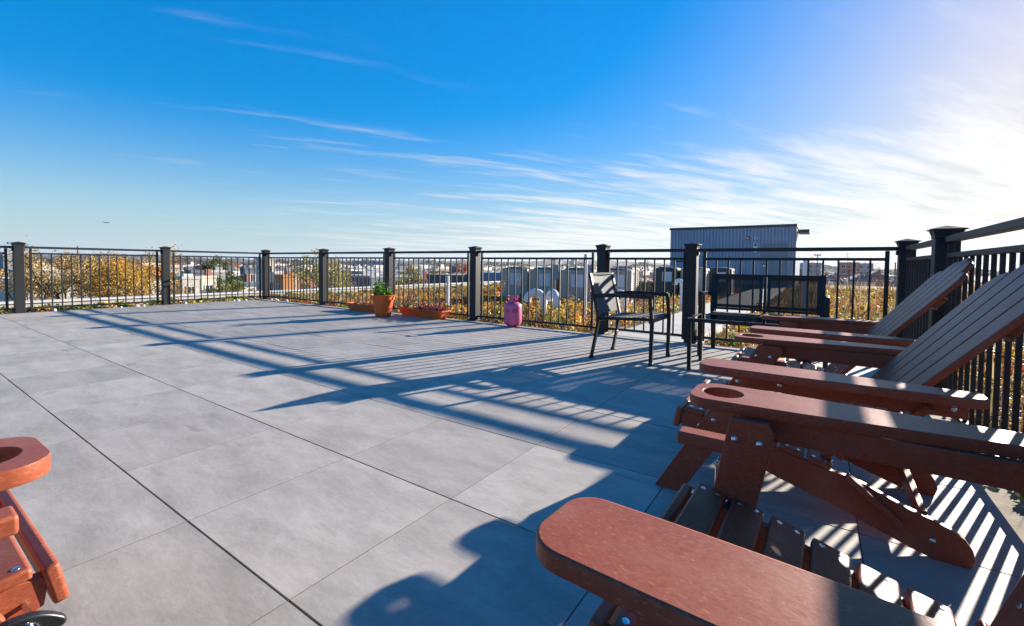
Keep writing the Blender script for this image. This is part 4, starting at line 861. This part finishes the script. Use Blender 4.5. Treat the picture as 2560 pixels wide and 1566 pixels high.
def win_mesh(w, h):
    """opening seen from outside: trim proud of the wall, glass set back in it; the wall is the plane y=0, outside is -y"""
    m = MB(); f = 0.10; m.box(-w/2-f, w/2+f, -0.07, 0.0, -f-0.05, -0.001); m.box(-w/2-f, w/2+f, -0.07, 0, h, h+f); m.box(-w/2-f, -w/2, -0.07, 0, 0, h); m.box(w/2, w/2+f, -0.07, 0, 0, h); m.box(-0.03, 0.03, -0.05, 0, 0, h)
    fr = m.mesh('window', 'window_trim'); m = MB(); m.box(-w/2, w/2, -0.02, -0.002, 0, h); return fr, m.mesh('pane', 'window_glass')
WM = {k: win_mesh(*k) for k in ((0.9, 1.5), (1.6, 1.5), (0.7, 1.1))}
def building(name, label, x, y, w, d, zt, wall, cat='house', group=None, win=(0.9, 1.5), roof='flat', faces='xy', step=2.4, storey=3.0, nwin=99, band=None):
    """near corner (largest x, smallest y) at (x, y); w along -x, d along +y; roof level zt"""
    t = thing(name, label or name, cat, (x, y, GZ), 0, group); H = zt-GZ; feat = 'a bare flat roof' if roof == 'flat' else 'a pitched slate roof'
    m = MB(); m.box(-w, 0, 0, d, 0, H); m.build('wall', 'wall_'+wall, t)
    if roof == 'flat':
        m = MB(); p = 0.35; m.box(-w-0.08, 0.08, -0.08, p-0.08, H+0.001, H+0.40); m.box(-w-0.08, 0.08, d-p+0.08, d+0.08, H+0.001, H+0.40); m.box(-w-0.08, p-0.08-w, p-0.08, d-p+0.08, H+0.001, H+0.40); m.box(0.08-p, 0.08, p-0.08, d-p+0.08, H+0.001, H+0.40)
        m.build('parapet', 'wall_'+(band or wall), t); m = MB(); m.box(-w+0.27, -0.27, 0.27, d-0.27, H+0.002, H+0.06); r = m.build('roof', 'flat_roof', t)
        if random.random() < 0.75:
            a, b, c = random.uniform(-w+0.8, -1.6), random.uniform(1, d-2), random.uniform(0.7, 1.1); m = MB(); m.box(a, a+c, b, b+c, H+0.061, H+0.061+random.uniform(0.5, 1.3)); cc = random.choice(['brick', 'white', 'grey']); m.build('chimney', 'wall_'+cc, r); feat = 'a '+cc+' chimney on its flat roof'
    elif roof == 'gable':
        m = MB(); m.add([(-w-0.2, -0.25, H+0.002), (0.2, -0.25, H+0.002), (0.2, d+0.25, H+0.002), (-w-0.2, d+0.25, H+0.002), (-w/2, -0.25, H+w*0.34), (-w/2, d+0.25, H+w*0.34)], [(0, 1, 4), (2, 3, 5), (1, 2, 5, 4), (3, 0, 4, 5), (0, 3, 2, 1)]); r = m.build('roof', 'wall_slate', t)
        m = MB(); m.box(-w*0.3, -w*0.3+0.7, d*0.4, d*0.4+0.7, H+0.05, H+w*0.34+0.6); m.build('chimney', 'wall_brick', r)
    fr, pn = WM[win]; k = 0
    def put(loc, rz):
        o = link('window', fr, t, loc, (0, 0, rz)); link('pane', pn, o, (0, 0, 0))
    for z in np.arange(H-2.5, max(1.0, H-2.5-storey*2.5), -storey):
        if 'y' in faces:
            n = max(1, int((w-0.8)/step))
            for i in range(n):
                if k < nwin: put((-w+(i+0.5)*w/n, 0, z), 0); k += 1
        if 'x' in faces:
            n = max(1, int((d-1.5)/(step*1.5)))
            for i in range(n):
                if k < nwin: put((0, (i+0.5)*d/n, z), R_(90)); k += 1
    if not label:
        t['label'] = 'small '+NICE[wall]+' town house with '+feat+(' and trimmed windows' if k else ' and plain walls'); t['group'] = t['label'][6:]+' in the city'
    return t
NICE = {'white': 'white', 'cream': 'cream', 'grey': 'grey', 'brick': 'red brick', 'tan': 'tan', 'slate': 'dark slate', 'sand': 'sand coloured', 'blue': 'blue-grey'}
def near(u, v, dist): p = at(u, v, dist); return p
def lm(name, label, u, v, dist, w, d, wall, **k):
    p = at(u, v, dist); building(name, label, p.x, p.y, w, d, p.z, wall, **k)
# landmarks close to the roof: u0..u1 is the shaded front, u1..u2 the side towards the sun
def lmf(name, label, u0, u1, u2, v, dist, wall, **k):
    p = at(u1, v, dist); lat = (u1-1280)/FPX*dist; k2 = (u2-1280)/FPX; k0 = (u0-1280)/FPX
    d = (lat-k2*dist)/(k2*CF.y-CR.y); w = (lat-k0*dist)/(k0*-CF.x+CR.x)
    building(name, label, p.x, p.y, max(w, 2.0), max(d, 2.0), p.z, wall, **k)
lmf('apartment_block', 'tall narrow grey apartment tower rising behind the corner post', 652, 655, 688, 650, 75, 'sand', cat='building', nwin=6)
lmf('rowhouse', 'pale stucco house with blank walls just beyond the parapet', 440, 456, 480, 699, 60, 'sand', nwin=2)
lmf('rowhouse', 'dark blue-grey house with a tall blank wall behind the pale stucco house', 463, 478, 503, 683, 66, 'slate', nwin=0)  # blue of a wall in shade, put into the wall colour
lmf('rowhouse', 'low cream house front between the blue-grey house and the olive tree', 492, 503, 535, 697, 64, 'cream', nwin=4)
lmf('rowhouse', 'grey house with a cream parapet beside the olive tree', 520, 530, 566, 682, 74, 'grey', nwin=4, band='cream')
lmf('rowhouse', 'dark navy house with white edged windows beside the narrow grey tower', 600, 612, 651, 675, 95, 'slate', nwin=6)
lmf('apartment_block', 'beige apartment block with square windows behind the far railing corner', 684, 688, 706, 690, 68, 'cream', cat='building', nwin=6)
lmf('rowhouse', 'narrow house with a bright orange wall beside the beige block', 700, 706, 713, 694, 66, 'rust', nwin=1)
lmf('rowhouse', 'tan house front between the orange wall and the brick building', 709, 713, 738, 689, 72, 'tan', nwin=4)
lmf('warehouse', 'low red brick building with a long wall in sunlight', 730, 736, 788, 699, 80, 'brick', cat='building', nwin=3)
lm('rowhouse', 'pale blue-grey town house with a stair tower roof', 905, 683, 95, 12, 9, 'grey', nwin=8)
lm('rowhouse', 'white town house with a dark roof terrace box', 882, 680, 105, 6, 9, 'white', nwin=4)
lm('rowhouse', 'slate fronted house with one white framed window', 925, 695, 85, 9, 9, 'slate', nwin=2, band='grey')
lm('warehouse', 'dark brick low building with a pale framed opening near the church tower', 1160, 696, 62, 7, 9, 'stonework', cat='building', nwin=1, win=(1.6, 1.5))
lm('warehouse', 'flat blue panelled building beside the air conditioners', 1256, 690, 60, 6, 8, 'blue', cat='building', nwin=0)
lm('warehouse', 'long pale blue-grey hall between the church tower and the dark railing post', 1210, 696, 75, 13, 9, 'blue', cat='building', nwin=0, band='white')
lm('hospital_block', 'long blue-grey slab building on the horizon', 940, 654, 900, 75, 40, 'blue', cat='building', nwin=0, band='slate')
lm('hospital_block', 'blue tower block on the horizon beside the long slab', 962, 655, 760, 30, 26, 'blue', cat='building', nwin=0)
lm('hospital_block', 'wide dark low building on the horizon behind the yellow tree', 1030, 662, 800, 60, 40, 'blue', cat='building', nwin=0)
lm('office_tower', 'slim blue glass tower on the skyline', 1399, 653, 2100, 26, 26, 'blue', cat='tower', nwin=0)
lm('office_tower', 'brown stone tower on the skyline next to the slim glass tower', 1389, 648, 1900, 14, 20, 'stonework', cat='tower', nwin=0)
lm('office_tower', 'pale slim tower on the skyline beside the widest dark tower', 1427, 653, 2000, 16, 20, 'grey', cat='tower', nwin=0)
lm('office_tower', 'dark blue tower, the widest of the skyline group', 1436, 649, 1950, 17, 20, 'blue', cat='tower', nwin=0)
lm('apartment_block', 'grey apartment block on the skyline beside the metal roof house', 2052, 659, 260, 17, 16, 'grey', cat='building', nwin=12, win=(1.6, 1.5), step=3)
lm('apartment_block', 'low slate-roofed hall in front of the grey apartment block', 2020, 676, 170, 9, 14, 'slate', cat='building', nwin=0)
lm('apartment_block', 'brown brick apartment block on the skyline above the dry plants', 2150, 658, 230, 9, 14, 'brick', cat='building', nwin=9, win=(1.6, 1.5), step=3)
lm('apartment_block', 'grey slab apartment block beside the brown brick one', 2184, 661, 236, 7, 14, 'grey', cat='building', nwin=9, win=(1.6, 1.5), step=3)
lmf('hospital_block', 'grey mansion block on the horizon behind the autumn trees', -30, 8, 34, 640, 130, 'grey', cat='building', nwin=8)
def church():
    p = at(1146, 660, 190); t = thing('church_tower', 'dark stone church tower with four battlemented corner turrets', 'church', (p.x, p.y, GZ)); H = p.z-GZ-1.2; w = 4.2
    m = MB(); m.box(-w, 0, 0, w, 0, H); m.build('tower', 'wall_stonework', t)
    for sx in (0, -w):
        for sy in (0, w):
            m = MB(); m.tube([(sx, sy, H*0.3), (sx, sy, H+1.2)], 0.75, 8); m.build('turret', 'wall_stonework', t)
    for i in range(3):
        x = -w+1.15+i*0.95; m = MB(); m.box(x-0.28, x+0.28, -0.08, 0.4, H+0.001, H+0.6); m.build('merlon', 'wall_stonework', t)
        m = MB(); y = 1.15+i*0.95; m.box(-0.4, 0.08, y-0.28, y+0.28, H+0.001, H+0.6); m.build('merlon', 'wall_stonework', t)
    for z in (H-3.4, H-8): m = MB(); m.box(-w/2-0.45, -w/2+0.45, -0.05, -0.001, z, z+2.0); m.build('belfry_opening', 'window_glass', t)
    m = MB(); m.add([(-w-9, 1, 0), (-w-0.01, 1, 0), (-w-0.01, 12, 0), (-w-9, 12, 0), (-w-9, 1, H*0.55), (-w-0.01, 1, H*0.55), (-w-0.01, 12, H*0.55), (-w-9, 12, H*0.55), (-w-9, 6.5, H*0.8), (-w-0.01, 6.5, H*0.8)], [(0, 1, 5, 4), (2, 3, 7, 6), (1, 2, 6, 9, 5), (3, 0, 4, 8, 7), (4, 5, 9, 8), (6, 7, 8, 9)]); m.build('nave', 'wall_stonework', t)
church()

def city():
    """rows of town houses in a street grid; those that show largest are things, the rest one mass"""
    cand = []; rr = random.Random(5); cx, cy = CF.x, CF.y
    ln = math.hypot(cx, cy); cx /= ln; cy /= ln
    for iy in range(-2, 90):
        for row in (0, 1):
            yb = 18+iy*46+row*24
            for bx in range(-70, 8):
                if bx % 9 == 0: continue
                x = bx*6.2+rr.uniform(-0.4, 0.4)
                dep = x*cx+yb*cy; lat = x*cy-yb*cx
                if dep < 88 or dep > 1500: continue
                r = lat/dep
                if r < -1.17 or r > 0.86: continue
                if rr.random() < 0.20+min(0.45, dep/2500): continue
                cand.append((dep, x, yb))
    # keep the view past the pool of landmark houses open
    cand.sort(); th = []; st = []
    kinds = ['white', 'cream', 'grey', 'brick', 'tan', 'slate', 'sand', 'white', 'blue']
    nw = 0
    for i, (dep, x, y) in enumerate(cand):
        k = rr.choice(kinds); h = rr.uniform(7.2, 10.2)+(1.5 if rr.random() < 0.15 else 0); d = rr.uniform(11, 15)
        if i < 235:
            building('town_house', None, x, y, rr.uniform(5.2, 6.0), d, GZ+h, k, roof='flat' if rr.random() < 0.8 else 'gable', nwin=4 if dep < 170 else (2 if dep < 240 else 0), faces='xy')
        else: st.append((x, y, 6.0, d, GZ+h, rr.choice(kinds), dep))
    # the mass of houses farther off
    m = {}
    for x, y, w, d, zt, k, dep in st:
        k = k if k in ('white', 'cream', 'grey', 'brick') else 'cream'; m.setdefault(k, MB()).box(x-w, x, y, y+d, GZ, zt)
        if rr.random() < 0.4: m[k].box(x-w*0.6, x-w*0.3, y+d*0.3, y+d*0.5, zt, zt+rr.uniform(0.6, 2.2))
    for k, mb in m.items(): stuff(mb.build('distant_houses', 'wall_'+k), 'mass of far off '+k+' houses towards the horizon', 'houses')
city()

# ------------------------------------------------------------------ trees
def tree_geo(seed, h, cr, cz, spread, n, leaf, cols, sparse=1.0, trunk_r=0.16):
    """trunk with forking limbs and leaves gathered round the twig ends; returns (trunk mesh, crown mesh)"""
    r = np.random.default_rng(seed); m = MB(); tips = []
    def grow(p, d, L, rad, lev):
        pts = [p]; q = p
        for k in range(3): d = (d+Vector(r.normal(0, 0.12, 3))).normalized(); q = q+d*(L/3); pts.append(q)
        m.tube(pts, [rad*(1-0.45*k/3) for k in range(4)], 6 if lev < 2 else 4, caps=False)
        if lev >= 3: tips.append(q); tips.append(pts[2]); return
        for k in range(3 if lev else 5):
            a = r.uniform(0, 6.28); nd = (d*0.75+Vector((math.cos(a), math.sin(a), r.uniform(-0.1, 0.45)))*spread).normalized(); grow(pts[-1] if k else pts[2], nd, L*r.uniform(0.55, 0.8), rad*0.52, lev+1)
    grow(Vector((0, 0, 0)), Vector((0, 0, 1)), h*cz, trunk_r, 0)
    T_ = np.array(tips); c = T_[:, :2].mean(0); ext = np.abs(T_[:, :2]).max(); zs = T_[:, 2].max()
    f = cr/max(ext, 1e-3); fz = h/zs
    m.v = [(a*f, b*f, cc*fz) for a, b, cc in m.v]; T_ = T_*np.array([f, f, fz])
    use = T_[r.uniform(0, 1, len(T_)) < sparse]; idx = r.integers(0, len(use), n); P = use[idx]+r.normal(0, cr*0.062, (n, 3))*np.array([1, 1, 0.8])
    V, F = leaf_quads(P, leaf, 0.2, 0.75); cc = np.array(cols)[(idx*7+r.integers(0, 3, n)) % len(cols)]*r.uniform(0.65, 1.3, (n, 1))
    return m.mesh('trunk', 'bark'), colored_mesh('crown', V, F, np.repeat(cc, 4, 0), 'tree_leaf')
def tree(name, label, u, v, dist, cr, geo, group=None, h=None):
    p = at(u, v, dist); H = p.z-GZ; t = thing(name, label, 'tree', (p.x, p.y, GZ), 0, group)
    link('trunk', geo[0], t); link('crown', geo[1], t); s = H/h; t.scale = (cr, cr, s); return t
YEL = [(0.56, 0.28, 0.025), (0.46, 0.21, 0.02), (0.60, 0.35, 0.04), (0.30, 0.17, 0.04), (0.28, 0.24, 0.04)]
BRN = [(0.40, 0.24, 0.07), (0.30, 0.18, 0.06), (0.46, 0.30, 0.10), (0.24, 0.20, 0.06)]
GRN = [(0.06, 0.09, 0.02), (0.09, 0.12, 0.025), (0.13, 0.14, 0.03), (0.045, 0.065, 0.02)]
OLV = [(0.15, 0.17, 0.035), (0.20, 0.20, 0.05), (0.11, 0.13, 0.03), (0.26, 0.24, 0.07)]
RED = [(0.45, 0.10, 0.03), (0.52, 0.16, 0.04), (0.36, 0.08, 0.03)]
def trees():
    g = [tree_geo(31, 10, 4.4, 0.26, 0.95, 15000, 0.085, YEL, 0.92), tree_geo(32, 10, 4.0, 0.26, 0.9, 12000, 0.08, BRN, 0.85), tree_geo(33, 10, 3.6, 0.26, 0.9, 12500, 0.085, YEL, 0.9)]
    def one(name, label, u, v, d, s, geo, group=None): return tree(name, label, u, v, d, s, geo, group, h=10.0)
    one('autumn_tree', 'large golden autumn tree with the fullest crown beyond the parapet', 368, 636, 27, 1.0, g[0])
    one('autumn_tree', 'golden autumn tree with thinner crown beside the fullest one', 275, 641, 30, 1.05, g[2])
    one('autumn_tree', 'sparse brown-leaved tree with bare twigs behind the parapet', 140, 634, 26, 1.15, g[1])
    one('autumn_tree', 'brown-leaved tree between the sparse brown one and the golden trees', 214, 645, 33, 1.1, g[1])
    one('autumn_tree', 'low brown-leaved tree at the end of the row of autumn trees', 20, 672, 40, 1.0, g[1])
    gg = tree_geo(41, 10, 4.4, 0.2, 1.0, 5200, 0.26, GRN); one('green_tree', 'dense dark green tree above the pale stucco houses', 540, 648, 84, 1.05, gg); one('green_tree', 'dense dark green tree touching its taller neighbour', 566, 655, 88, 0.75, gg)
    go = tree_geo(42, 10, 4.2, 0.2, 1.0, 4200, 0.20, OLV); one('olive_tree', 'round olive green tree beside the grey apartment tower', 598, 684, 56, 0.95, go); one('olive_tree', 'pale olive tree thinning out in front of the cream house', 562, 694, 54, 0.7, go)
    gs = tree_geo(43, 10, 3.6, 0.28, 0.9, 2400, 0.13, [(0.30, 0.27, 0.05), (0.40, 0.30, 0.06), (0.22, 0.22, 0.05)], 0.75); one('autumn_tree', 'thin yellow-green tree with bare top behind the railing post', 808, 634, 36, 0.95, gs); one('autumn_tree', 'leafy yellow-green tree beside the thin bare-topped one', 842, 655, 40, 0.85, gs)
    one('olive_tree', 'dark round tree above the low brick building', 755, 671, 120, 1.35, gg); one('autumn_tree', 'tall yellow-green tree behind the short white standpipe', 1010, 664, 70, 1.2, tree_geo(44, 10, 4.0, 0.2, 1.0, 4200, 0.2, [(0.24, 0.23, 0.04), (0.32, 0.26, 0.05), (0.18, 0.18, 0.04)]))
    gr = tree_geo(45, 10, 4.2, 0.2, 1.0, 2600, 0.26, RED); one('red_tree', 'bright orange-red tree beside the church tower', 1165, 661, 180, 1.25, gr); one('red_tree', 'low rusty orange tree in front of the white houses', 1055, 684, 85, 0.9, gr)
    # trees scattered through the city
    far = [tree_geo(50+i, 10, 4.2, 0.2, 1.0, 420, 0.62, c) for i, c in enumerate((GRN, OLV, BRN, RED, GRN))]
    lab = ['dark green tree among the city houses', 'olive green tree among the city houses', 'brown autumn tree among the city houses', 'rust red tree among the city houses', 'dark green tree among the city houses']
    rr = random.Random(8)
    for i in range(150):
        u = rr.uniform(-40, 2600); d = 100+1000*rr.random()**1.6; k = rr.choice([0, 1, 2, 2, 3, 4, 2]); p = at(u, 660, d)
        if p.x > -8 and p.y < 34: continue
        H = rr.uniform(8, 13.0); q = ('tall ' if H > 11.3 else 'low ' if H < 9.6 else 'middling ')+lab[k]; t = thing('city_tree', q, 'tree', (p.x, p.y, GZ), rr.uniform(0, 6), q.replace('tree', 'trees'))
        link('trunk', far[k][0], t); link('crown', far[k][1], t); s = rr.uniform(0.9, 1.5); t.scale = (s, s, H/10)
    # distant wood that closes the horizon
    n = 42000; a = np.radians(rng.uniform(62, 186, n)); rad = rng.uniform(1300, 3000, n); hh = rng.uniform(2, 17, n)*(0.75+0.35*np.sin(a*41)+0.2*np.sin(a*97))
    P = np.c_[rad*np.cos(a), rad*np.sin(a), GZ+hh]; V, F = leaf_quads(P, 10.0, 0.2, 0.8); c = np.array([(0.06, 0.055, 0.04), (0.09, 0.065, 0.045), (0.05, 0.06, 0.04), (0.13, 0.075, 0.05)])[rng.integers(0, 4, n)]
    stuff(link('distant_wood', colored_mesh('distant_wood', V, F, np.repeat(c, 4, 0), 'tree_leaf')), 'far off dark autumn woods along the horizon', 'woods')
trees()
def bare_tree():
    g = tree_geo(61, 10, 3.2, 0.3, 0.8, 260, 0.10, BRN, 0.4); tree('bare_tree', 'leafless tree on the skyline beyond the corner railing post', 2222, 655, 40, 0.7, g, None, h=10.0)
bare_tree()
def pole():
    p = at(194, 618, 44); t = thing('utility_pole', 'slim brown pole rising behind the autumn trees', 'pole', (p.x, p.y, GZ)); m = MB(); m.tube([(0, 0, 0), (0, 0, p.z-GZ)], [0.13, 0.055], 10); m.build('shaft', 'pole', t, smooth=True)
    m = MB(); m.tube([(0, 0, p.z-GZ), (0, 0, p.z-GZ+0.08)], 0.07, 10); m.build('cap', 'pole', t)
    p = at(2044, 636, 150); t = thing('floodlight_mast', 'floodlight mast with a crossbar of lamps on the skyline', 'mast', (p.x, p.y, GZ)); H = p.z-GZ; m = MB(); m.tube([(0, 0, 0), (0, 0, H)], [0.25, 0.12], 8); m.build('shaft', 'siding_trim', t)
    m = MB(); m.box(-0.9, 0.9, -0.1, 0.1, H-0.5, H-0.3); m.build('crossbar', 'siding_trim', t)
    for x in (-0.8, 0, 0.8): m = MB(); m.box(x-0.22, x+0.22, -0.3, 0.1, H-0.28, H+0.1); m.build('lamp', 'siding_trim', t, bevel=0.03, seg=1)
pole()
def airplane():
    p = at(266, 557, 2300); t = thing('airplane', 'small jet airliner flying low in the clear blue sky', 'airplane', p, math.atan2(CR.y, CR.x)); L = 34
    m = MB(); m.tube([(-17, 0, 0.9), (-13, 0, 0.5), (-8, 0, 0), (12, 0, 0), (15, 0, -0.2), (17, 0, -0.5)], [0.3, 1.1, 1.9, 1.9, 1.4, 0.25], 14); m.build('fuselage', 'jet', t, smooth=True)
    for s in (-1, 1):
        m = MB(); m.prism([(5, s*1.2), (-1.5, s*1.2), (-5.5, s*16), (-3.8, s*16)], lambda a, b, z: (a, b, -0.8+abs(b)*0.09+z), -0.2, 0.2); m.build('wing', 'jet', t)
        m = MB(); m.prism([(-12, s*0.5), (-15.5, s*0.5), (-17, s*6), (-15.5, s*6)], lambda a, b, z: (a, b, 0.9+z), -0.12, 0.12); m.build('tailplane', 'jet', t)
        m = MB(); m.tube([(0.8, s*5.5, -1.6), (4.5, s*5.5, -1.6)], [0.8, 1.0], 12); m.build('engine', 'jet', t, smooth=True)
    m = MB(); m.prism([(-11, 1.2), (-16, 1.2), (-18, 7.5), (-15.8, 7.5)], lambda a, b, y: (a, y, b), -0.15, 0.15); m.build('fin', 'jet', t)
airplane()

# ------------------------------------------------------------------ thin air between the roof and the far city
def haze():
    m = MB(); m.box(-5300, 5300, -400, 5300, GZ-1.2, 62); me = m.mesh('haze', 'wire'); me.materials.clear()
    mt = bpy.data.materials.new('haze_air'); mt.use_nodes = True; nt = mt.node_tree; nt.nodes.clear()
    out = nt.nodes.new('ShaderNodeOutputMaterial'); v = nt.nodes.new('ShaderNodeVolumePrincipled')
    v.inputs['Color'].default_value = (0.80, 0.90, 1.0, 1); v.inputs['Density'].default_value = 0.00006; v.inputs['Anisotropy'].default_value = 0.3
    nt.links.new(v.outputs[0], out.inputs['Volume']); me.materials.append(mt); o = link('haze', me); o['kind'] = 'stuff'; o['label'] = 'thin pale blue air over the distant city'; o['category'] = 'haze'
haze()
